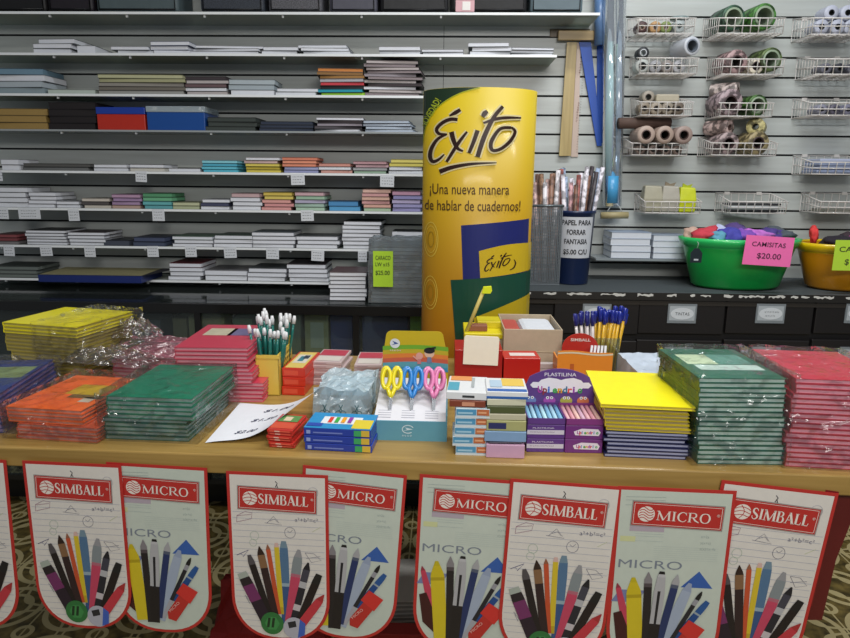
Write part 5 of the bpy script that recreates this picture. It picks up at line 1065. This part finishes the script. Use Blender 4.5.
# pen cup
Y6 = 1.62; a = fp(598, 345, Y6); e = empty('pen_cup', (a.x, Y6, TZ), 0, 'clear cup full of yellow pens with blue caps', 'cup')
zc6 = P(600, 335, Y6).z - TZ
m = MB(); m.lo(-.045, .045, -.035, .035, 0, .003, GLASS); m.lo(-.045, .045, -.035, -.033, 0, zc6, GLASS); m.lo(-.045, .045, .033, .035, 0, zc6, GLASS); m.lo(-.045, -.043, -.033, .033, 0, zc6, GLASS); m.lo(.043, .045, -.033, .033, 0, zc6, GLASS); m.build('clear_wall', e)
def mkpen(h, body, capc):
    e = bpy.data.objects.new('ballpoint_pen', None); C.objects.link(e); m = MB(); m.tube([(0, 0, 0), (0, 0, h - .028)], .0040, mat(body, .3, coat=.3), 8); m.build('barrel', e)
    m = MB(); m.tube([(0, 0, h - .03), (0, 0, h - .002), (0, 0, h)], [.0052, .0050, .0038], mat(capc, .3, coat=.3), 8); m.box((.0062, 0, h - .014), (.002, .002, .024), mat(capc, .3, coat=.3)); m.build('cap', e); return e
hp = P(600, 312, Y6).z - TZ
yp = mkpen(hp, '#c89c1c', '#1c2c90'); rp = mkpen(hp * .98, '#c8c0c0', '#242c80')
for i in range(18):
    o = yp if i == 0 else copy_thing(yp, (0, 0, 0)); x = -.006 + (i % 6) * .0085; y = -.02 + (i // 6) * .018
    o.location = (a.x + x, Y6 + y, TZ + .004); o.rotation_euler = (random.uniform(-.06, .03), (x - .012) * 3.4 + .05 + random.uniform(-.05, .05), random.uniform(-2, 2)); o.rotation_euler[2] = 0; o.scale = (1, 1, random.uniform(.97, 1.06))
    tag(o, 'yellow ballpoint pen with a blue cap standing in the clear cup', 'pen', 'yellow pens in the clear cup')
for i in range(7):
    o = rp if i == 0 else copy_thing(rp, (0, 0, 0)); x = -.038 + (i % 4) * .009; y = -.02 + (i // 4) * .022
    o.location = (a.x + x, Y6 + y, TZ + .004); o.rotation_euler = (random.uniform(-.05, .02), -.16 + i * .03, 0); tag(o, 'pale ballpoint pen with navy cap at the cup left side', 'pen', 'pale pens in the clear cup')
# white parcel
a = P(622, 357, 1.55); b = P(676, 352, 1.42); m = MB(); crinkle_box(m, b.x - a.x + .03, .2, a.z - TZ - .002, mat('#c4d0e0', .35, coat=.4), .002, 8, .1, seed=60, top_bulge=.003); o = m.build('white_parcel', loc=((a.x + b.x) / 2 + .01, 1.40, TZ)); tag(o, 'bluish white plastic parcel behind the bright yellow notebook', 'parcel')

# ------------------------------------------------------------ banners
BW = .2
def capsule(tip, base, w, segs, m_, z, taper=.35, mb=None):
    """segs: list of (fraction end, hex); tip at start"""
    t = Vector(tip); b = Vector(base); d = b - t; L = d.length; u = d / L; n = Vector((-u.y, u.x)); f0 = 0
    for f1, hx in segs:
        ks = [f0 + (f1 - f0) * i / 3 for i in range(4)]
        def wid(f): return w / 2 * (min(1, (taper + (1 - taper) * min(1, f * L / (w * 1.1)))))
        vs = []
        for f in ks: p = t + u * L * f; vs += [p + n * wid(f), p - n * wid(f)]
        mb.add([(v.x, z, v.y) for v in vs], [(2 * i, 2 * i + 1, 2 * i + 3, 2 * i + 2) for i in range(3)], mat(hx, .4)); f0 = f1
GLY = {'M': (1.15, [([(.12, 0), (.16, .7)], .055), ([(.14, .7), (.56, .02)], .13), ([(.56, .02), (.96, .7)], .05), ([(.98, 0), (.96, .7)], .13), ([(.0, .02), (.26, .02)], .04), ([(.84, .02), (1.12, .02)], .04), ([(.02, .69), (.22, .69)], .04), ([(.9, .69), (1.1, .69)], .04)]),
       'I': (.42, [([(.2, 0), (.2, .7)], .13), ([(.06, .02), (.34, .02)], .04), ([(.06, .69), (.34, .69)], .04)]),
       'C': (.82, [([(.72, .56), (.58, .68), (.38, .69), (.18, .56), (.11, .35), (.18, .14), (.4, .01), (.6, .03), (.74, .16)], [.05, .05, .06, .11, .14, .11, .06, .05, .05]), ([(.72, .5), (.72, .7)], .04)]),
       'R': (.9, [([(.18, 0), (.18, .7)], .13), ([(.04, .02), (.32, .02)], .04), ([(.04, .69), (.5, .69), (.64, .6), (.65, .46), (.52, .36), (.2, .35)], [.04, .05, .11, .11, .05, .04]), ([(.42, .36), (.62, .14), (.9, .0)], [.1, .12, .06])]),
       'O': (.95, [([(.46, .70), (.22, .62), (.11, .35), (.22, .08), (.46, 0), (.7, .08), (.81, .35), (.7, .62), (.46, .70)], [.05, .09, .14, .09, .05, .09, .14, .09, .05])]),
       'S': (.66, [([(.54, .54), (.46, .66), (.3, .7), (.15, .62), (.14, .47), (.3, .37), (.46, .28), (.54, .16), (.44, .03), (.28, 0), (.1, .08), (.08, .2)], [.04, .05, .06, .1, .11, .13, .13, .11, .07, .05, .05, .04])]),
       'B': (.78, [([(.18, 0), (.18, .7)], .13), ([(.04, .02), (.46, .01), (.62, .1), (.63, .26), (.5, .37), (.2, .38)], [.04, .05, .11, .11, .05, .04]), ([(.04, .69), (.42, .69), (.56, .61), (.56, .48), (.42, .38), (.2, .38)], [.04, .05, .1, .1, .05, .04])]),
       'A': (.86, [([(.12, 0), (.4, .72)], .05), ([(.4, .72), (.74, 0)], .14), ([(.22, .24), (.6, .24)], .04), ([(.0, .02), (.22, .02)], .04), ([(.6, .02), (.88, .02)], .04)]),
       'L': (.68, [([(.18, 0), (.18, .7)], .13), ([(.04, .02), (.56, .02), (.62, .18)], [.04, .05, .04]), ([(.04, .69), (.34, .69)], .04)])}
def serif(mb, s, x0, z0, h, width, m_, y):
    tot = sum(GLY[c][0] for c in s); k = width / tot; sc_ = h / .7; x = x0
    for c in s:
        for pts_, w_ in GLY[c][1]:
            big = len(pts_) > 3; ws = [q * sc_ * .95 for q in w_] if isinstance(w_, list) else w_ * sc_ * .95
            stroke(mb, [(x + px * k, z0 + pz * sc_) for px, pz in pts_], ws, y, m_, smooth_n=4 if big else 0)
        x += GLY[c][0] * k
def outline(inset, Hh):
    w = BW - 2 * inset; r = w / 2; p = []; zb = -Hh + inset; zs_ = zb + r * .95
    p.append((-w / 2, -inset)); p.append((-w / 2, zs_))
    for t in range(1, 20): an = PI + PI * t / 20; p.append((r * abs(math.cos(an)) ** .82 * (1 if math.cos(an) > 0 else -1), zs_ + r * .95 * math.sin(an) * 1.0))
    p += [(w / 2, zs_), (w / 2, -inset)]; return p
BH = .368; RED = '#b02c28'
def banner(kind):
    e = bpy.data.objects.new('hanging_banner', None); C.objects.link(e)
    m = MB(); m.poly(outline(0, BH), .0008, 0, mat(RED, .4)); m.build('red_card', e)
    m = MB(); flat(m, outline(.0062, BH), -.0003, mat('#d0ccc6' if kind == 'S' else '#b9c2b8', .4, var=.05)); panel = m.build('white_panel', e)
    k = BW / 400; X = lambda x: (x - (213 if kind == 'S' else 270)) * (BW / (392 if kind == 'S' else 472)); Zz = lambda z: -(z - (8 if kind == 'S' else 33)) * (BW / 392 * 1.09 if kind == 'S' else BW / 472 * 1.2)
    XY = lambda x, z: (X(x), Zz(z))
    if kind == 'S':
        m = MB(); ln = mat('#9ca0b0', .5)
        for q in range(160, 640, 24):
            hw = BW / 2 - .009; z = Zz(q); 
            if z < -BH + .1: hw *= math.sqrt(max(.05, 1 - ((-BH + .1 - z) / .1) ** 2))
            stroke(m, [(-hw, z), (hw, z)], .0007, -.0005, ln)
        m.build('ruled_lines', panel)
        m = MB(); dd_ = mat('#6c6c7c', .5); dp = mat('#8c6478', .5)
        def dl(pts_, c=dd_, w_=.0009): stroke(m, [XY(*p) for p in pts_], w_, -.0007, c)
        dl([(168, 200), (195, 172), (226, 204), (160, 198)]); dl([(180, 190), (200, 182), (215, 196)])
        for cx_, cz_, r_, c in ((258, 232, 21, dd_), (118, 250, 17, mat('#a0b0a0', .5)), (112, 278, 14, mat('#a0b0a0', .5)), (350, 75, 20, mat('#a8a8b0', .5))): dl([(cx_ + r_ * math.cos(t * PI / 8), cz_ + r_ * math.sin(t * PI / 8)) for t in range(17)], c)
        dl([(248, 225), (258, 232), (268, 222)]); dl([(50, 200), (52, 175), (85, 158), (112, 162), (108, 185), (50, 200)], dp); dl([(52, 176), (108, 168)], dp)
        dl([(45, 330), (92, 308), (70, 335), (62, 322), (45, 330)], mat('#3c3c6c', .5), .0013); dl([(315, 308), (340, 345), (378, 335), (350, 310), (315, 308)]); dl([(320, 330), (375, 320)]); dl([(345, 225), (378, 205)], mat('#b0b890', .5)); dl([(70, 490), (95, 520), (100, 500)]); dl([(75, 500), (90, 525)])
        put_text(m, 'a²+b²=c²', X(278), Zz(188), .012, dd_, width=.046, y=-.0007)
        dl([(206, 38), (214, 46), (206, 60), (216, 62), (210, 50)], mat('#34343c', .5), .0016); m.build('doodles', panel)
    else:
        m = MB(); g1 = mat('#98a4a0', .5); g2 = mat('#a4b0ac', .5); put_text(m, 'MICRO', X(62), Zz(336), .023, mat('#747c88', .5), width=X(322) - X(62), y=-.0006)
        flat(m, [XY(95, 196), XY(235, 196), XY(235, 172), XY(95, 172)], -.0005, mat('#a89ca8', .5)); flat(m, [XY(60, 236), XY(122, 236), XY(122, 216), XY(60, 216)], -.0005, mat('#c0c494', .5))
        for q in (70, 82, 100): stroke(m, [XY(70, q), XY(230, q - 3)], .0008, -.0005, g1)
        for q in (205, 214, 232): stroke(m, [XY(120, q), XY(235, q)], .0007, -.0005, g2)
        for q, s_ in ((205, 'x=2a'), (228, 'y(x+a)'), (250, 'a(x)=x-4a')): put_text(m, s_, X(385), Zz(q + 6), .007, g1, y=-.0006)
        for q in range(250, 300, 8): stroke(m, [XY(200, q), XY(460, q)], .0004, -.0005, g2)
        m.build('faint_print', panel); m = MB(); flat(m, [XY(325, 402), XY(455, 402), XY(394, 338)], -.0006, mat('#3058a0', .5)); m.build('triangle_print', panel); m = MB(); flat(m, [XY(44, 470), XY(150, 470), XY(182, 422), XY(76, 422)], -.0006, mat('#7078a0', .5)); m.build('parallelogram_print', panel)
    # plate
    m = MB(); pw, ph = (X(362) - X(60), .047) if kind == 'S' else (X(462) - X(100), .0435); cx_ = (X(211) if kind == 'S' else X(282)); cz_ = Zz(108) if kind == 'S' else Zz(133)
    T = Matrix.Translation((cx_, 0, cz_)) @ Matrix.Rotation(R_(1.5), 4, 'Y')
    flat(m, [(-pw / 2 - .002, -ph / 2 - .002), (pw / 2 + .002, -ph / 2 - .002), (pw / 2 + .002, ph / 2 + .002), (-pw / 2 - .002, ph / 2 + .002)], -.0008, mat('#8c8480', .5), T)
    flat(m, [(-pw / 2, -ph / 2), (pw / 2, -ph / 2), (pw / 2, ph / 2), (-pw / 2, ph / 2)], -.0010, mat(RED, .4), T)
    fr = [(-pw / 2 + .0025, -ph / 2 + .0025), (pw / 2 - .0025, -ph / 2 + .0025), (pw / 2 - .0025, ph / 2 - .0025), (-pw / 2 + .0025, ph / 2 - .0025)]
    lo_ = MB(); wt = mat('#dcd4cc', .4)
    for i in range(4): stroke(lo_, [fr[i], fr[(i + 1) % 4]], .0008, -.0012, wt, T)
    plate = m.build('logo_plate', e)
    er = .0145; ex = -pw / 2 + .0235
    flat(lo_, circ(ex, 0, er, 28), -.0012, wt, T); lo_.build('logo_emblem', e) if False else None
    rs = mat(RED, .4)
    if kind == 'S':
        for q in (-.6, -.1, .4): stroke(lo_, [(ex - er * .95 + er * 1.9 * t / 6, er * (q + .25 * math.sin(t / 6 * PI * 1.1)) * (1 if t not in (0, 6) else .8)) for t in range(7)], .0013, -.0014, rs, T)
        stroke(lo_, [(ex - er * .3 + er * .5 * math.sin(t / 6 * PI), er * (-.9 + 1.8 * t / 6)) for t in range(7)], .0012, -.0014, rs, T)
        serif(lo_, 'SIMBALL', -pw / 2 + .041, -.0095, .0195, pw - .056, wt, -.0014) if False else None
    else:
        for q in (-.75, -.35, .05, .45, .85): stroke(lo_, [(ex - er * .85 + er * 1.7 * t / 6, er * (q * .85 + .22 * math.sin(t / 6 * 2 * PI))) for t in range(7)], .0014, -.0014, rs, T)
    lt_ = MB(); word = 'SIMBALL' if kind == 'S' else 'MICRO'
    serif(lt_, word, 0, 0, .0205 if kind == 'S' else .0175, (pw - .054) if kind == 'S' else (pw - .060), wt, 0)
    T2 = T @ Matrix.Translation((-pw / 2 + (.0395 if kind == 'S' else .041), -.0014, -.0100))
    lo_.add([tuple(T2 @ v) for v in lt_.v], lt_.f, wt); put_text(lo_, '®', pw / 2 - .0105, .003, .007, wt, y=-.0014, T=T)
    lo_.build('logo_lettering', plate)
    m = MB(); z_ = [-.0010]
    def pen(t, b, w_, segs, tp=.35): z_[0] -= .00012; capsule(XY(*t), XY(*b), w_ * (1.18 if kind == 'S' else 1.12) * BW / (392 if kind == 'S' else 472), segs, None, z_[0], tp, m)
    if kind == 'S':
        pen((232, 266), (234, 600), 30, [(.08, '#6c8494'), (.5, '#4c6c8c'), (.54, '#8ca0ac'), (1, '#34507c')], .5)
        pen((203, 274), (216, 560), 17, [(.06, '#c8a8a0'), (.9, '#c8b02c'), (1, '#b09824')], .6)
        pen((168, 282), (206, 560), 15, [(.07, '#8c5840'), (1, '#b84c2c')], .1)
        pen((292, 296), (246, 600), 32, [(.1, '#8c8c90'), (.32, '#7c8488'), (.36, '#a86070'), (1, '#b8405c')], .3)
        pen((135, 290), (192, 575), 25, [(.12, '#2c1c18'), (.3, '#7c5c40'), (1, '#2c1c20')], .08)
        pen((328, 345), (262, 590), 24, [(.12, '#1c1c24'), (.32, '#3c3c48'), (.42, '#a8a8ac'), (.7, '#22222c'), (.8, '#b8b0b4'), (1, '#20202a')], .2)
        pen((94, 326), (172, 580), 23, [(.15, '#4c484c'), (1, '#1c161a')], .5)
        pen((370, 390), (286, 590), 27, [(.2, '#18181c'), (1, '#1c1418')], .8)
        pen((62, 398), (160, 600), 40, [(.1, '#9ca49c'), (.24, '#241c24'), (.55, '#6c2c5c'), (1, '#241828')], .8)
        pen((388, 470), (292, 600), 30, [(.2, '#a02c30'), (1, '#b83440')], .1)
        z_[0] -= .0002; flat(m, [XY(*p) for p in circ(178, 598, 46, 22)], z_[0], mat('#2c6c38', .4)); flat(m, [XY(*p) for p in circ(178, 598, 30, 6)], z_[0] - .0001, mat('#3c8448', .4))
        for dx in (-14, 4): flat(m, [XY(170 + dx, 615), XY(180 + dx, 615), XY(186 + dx, 575), XY(176 + dx, 575)], z_[0] - .0002, mat('#16301c', .4))
        z_[0] -= .0003; flat(m, [XY(*p) for p in circ(266, 612, 44, 22)], z_[0], mat('#a8a8b4', .4)); flat(m, [XY(290, 575), XY(312, 592), XY(308, 640), XY(280, 652)], z_[0] - .0001, mat('#3c5cb0', .4)); flat(m, [XY(240, 590), XY(272, 582), XY(276, 606), XY(246, 614)], z_[0] - .0002, mat('#26262e', .4))
    else:
        pen((64, 398), (160, 690), 30, [(.06, '#8c3040'), (1, '#b83c54')], .1)
        flat(m, [XY(58, 515), XY(90, 505), XY(132, 590), XY(150, 685), XY(80, 630)], z_[0] - .0001, mat('#3c1418', .4)); z_[0] -= .0002
        pen((128, 372), (168, 705), 56, [(.06, '#b8a81c'), (.2, '#c4b020'), (.24, '#a89418'), (1, '#c8b424')], .22)
        pen((362, 384), (250, 700), 44, [(.1, '#8c98b0'), (1, '#98a4b8')], .3)
        pen((442, 452), (322, 610), 26, [(.3, '#24508c'), (.34, '#8c98a0'), (1, '#1c4480')], .7)
        pen((414, 414), (266, 690), 17, [(.12, '#18181c'), (.2, '#8c8c94'), (.7, '#202028'), (1, '#9c9ca4')], .2)
        pen((308, 352), (246, 690), 28, [(.12, '#9c9ca0'), (.16, '#4c5468'), (1, '#22305c')], .08)
        pen((188, 348), (206, 712), 29, [(.12, '#7c787c'), (.16, '#4c4448'), (1, '#201c20')], .08)
        pen((243, 343), (226, 712), 40, [(.03, '#16161a'), (.06, '#b0b0b4'), (.56, '#a4a4a8'), (1, '#1c181c')], .45)
        flat(m, [XY(232, 420), XY(244, 420), XY(238, 560), XY(228, 560)], z_[0] - .0001, mat('#1c1c24', .4)); z_[0] -= .0003
        T3 = [XY(345, 560), XY(388, 524), XY(442, 560), XY(405, 610)]; 
        flat(m, [XY(290, 660), XY(352, 578), XY(396, 612), XY(330, 700), XY(292, 690)], z_[0], mat('#b02c28', .4)); flat(m, [XY(336, 572), XY(372, 526), XY(442, 562), XY(402, 616)], z_[0] - .0001, mat('#c4302c', .4))
        put_text(m, 'MICRO', 0, 0, .008, mat('#d8b0a8', .5), width=.03, T=Matrix.Translation((X(305), z_[0] - .0003, Zz(660))) @ Matrix.Rotation(-R_(48), 4, 'Y'))
    m.build('printed_pens', panel)
    return e
BS = banner('S'); BM = banner('M')
def on_front(px, py, off):
    r = ray(px, py); # plane y = 1.112-.0286x-off
    t = (1.112 - off) / (r.y + .0286 * r.x); return Vector((r.x * t, r.y * t, H + r.z * t))
used = {'S': False, 'M': False}
for kind, tl, tr, off, lab_ in (('S', (-68, 455), (6, 460), .006, 'leftmost banner, only its right edge in view at the table left end'), ('S', (22, 460.5), (121, 465), .009, 'lined paper style pens banner at the left end, second one from the left'), ('M', (106, 462), (207, 468), .005, 'pale green pens banner with a blue triangle, third from the left'),
        ('S', (226, 471), (328, 475.5), .009, 'lined paper style pens banner hanging under the crayon boxes'), ('M', (303, 465), (407, 475.5), .005, 'pale green pens banner under the scissors display, half hidden by its left neighbour'), ('M', (420, 474), (530, 482), .005, 'pale green pens banner under the small carton piles'),
        ('S', (510.5, 478.5), (623, 487), .009, 'lined paper style pens banner under the plasticine boxes'), ('M', (618, 486), (737, 491), .009, 'pale green pens banner, fully visible, under the tall green stack'), ('S', (722, 480), (839, 493.5), .005, 'lined paper style pens banner at the right end, below the red stack')):
    a = on_front(*tl, off); b = on_front(*tr, off); p = BS if kind == 'S' else BM
    o = copy_thing(p, (0, 0, 0)) if used[kind] else p; used[kind] = True
    ang = math.atan2(b.z - a.z, (b - a).xy.length); sc_ = (b - a).length / BW if tl[0] > 0 else 1.0
    if lab_.startswith('leftmost'): o.location = (b.x - .1, b.y + .003, b.z + .003)
    else: o.location = ((a.x + b.x) / 2, (a.y + b.y) / 2, (a.z + b.z) / 2)
    o.rotation_euler = (0, -ang, TA); o.scale = (sc_, 1, sc_); tag(o, lab_, 'banner', 'pen banners hanging from the table edge')
    # top hem
def backcard(pts_, off, hx, lb):
    q = [on_front(x, y, off) for x, y in pts_]; o0 = q[0]; m = MB(); vs = [v - o0 for v in q]; n = len(vs)
    m.add([tuple(v) for v in vs] + [tuple(v + Vector((0, .001, 0))) for v in vs], [tuple(range(n)), tuple(range(2 * n - 1, n - 1, -1))] + [(i, i + n, (i + 1) % n + n, (i + 1) % n) for i in range(n)], mat(hx, .45)); o = m.build('banner_back', loc=tuple(o0)); tag(o, lb, 'banner')
backcard([(839, 492), (812, 606), (800, 606), (826, 490)][::-1], .0015, '#741818', 'red folded banner behind the rightmost lined paper banner')
backcard([(860, 500), (836, 560), (822, 620), (806, 620), (812, 590), (830, 520), (842, 487)], -.02, '#5c1414', 'dark red hanging cloth edge at the right end')
backcard([(626, 488), (622, 600), (603, 606), (612, 500)], .0015, '#5c1414', 'dark red strip hanging between the two banners under the yellow notebooks')

# ------------------------------------------------------------ things on the floor
a = G(212, 640, 0); m = MB()
crinkle_box(m, .34, .2, .17, mat('#8c1414', .7, var=.2, bump=.3), .012, 8, .25, seed=70, top_bulge=.03); o = m.build('red_bag', loc=(a.x + .17, a.y - .03, .001)); tag(o, 'dark red cloth bag on the floor below the crayon boxes, behind the banners', 'bag')
a = G(416, 634, 0)
for i in range(7):
    m = MB(); soft_book(m, .3, .22, .0125, mat('#b8b4ac', .6), mat('#7c7870', .7)); o = m.build('newspaper', loc=(a.x + random.uniform(-.01, .01), a.y + .02, .002 + i * .0131), rz=.1 + random.uniform(-.04, .04)); tag(o, f'folded paper bundle, {ordw(i, 7)} in the pile on the floor', 'paper', 'paper pile on the floor')
m = MB(); m.lo(0, .25, 0, .05, 0, .05, mat('#98201c', .5)); o = m.build('red_box', bevel=.002, loc=(a.x - .16, a.y - .07, .001)); tag(o, 'small red box on the floor before the paper pile', 'box')

# ------------------------------------------------------------ light
def area(x, y, z, sx_, sy_, p, col=(1, 1, 1), tgt=None):
    l = bpy.data.lights.new('ceiling_or_fill_lamp', 'AREA'); l.shape = 'RECTANGLE'; l.size = sx_; l.size_y = sy_; l.energy = p; l.color = col
    o = bpy.data.objects.new('ceiling_or_fill_lamp', l); C.objects.link(o); o.location = (x, y, z)
    if tgt: o.rotation_euler = (Vector(tgt) - Vector((x, y, z))).to_track_quat('-Z', 'Y').to_euler()
    return o
area(.85, 1.7, 2.85, 1.2, .15, 21, (.95, .98, 1))
area(.1, .6, 2.8, 1.3, .15, 19, (1, .97, .9))
area(.5, -1.0, 2.3, 1.5, .4, 30, (1, .96, .92), (.2, 1.3, .6))  # front fill added behind the camera to brighten the hanging banners
wd = bpy.data.worlds.new('world'); sc.world = wd; wd.use_nodes = True
wd.node_tree.nodes['Background'].inputs[0].default_value = (.85, .92, 1, 1); wd.node_tree.nodes['Background'].inputs[1].default_value = .15
sc.view_settings.view_transform = 'Standard'; sc.view_settings.look = 'None'; sc.view_settings.exposure = 0.35; sc.view_settings.gamma = 1; sc.view_settings.use_curve_mapping = False
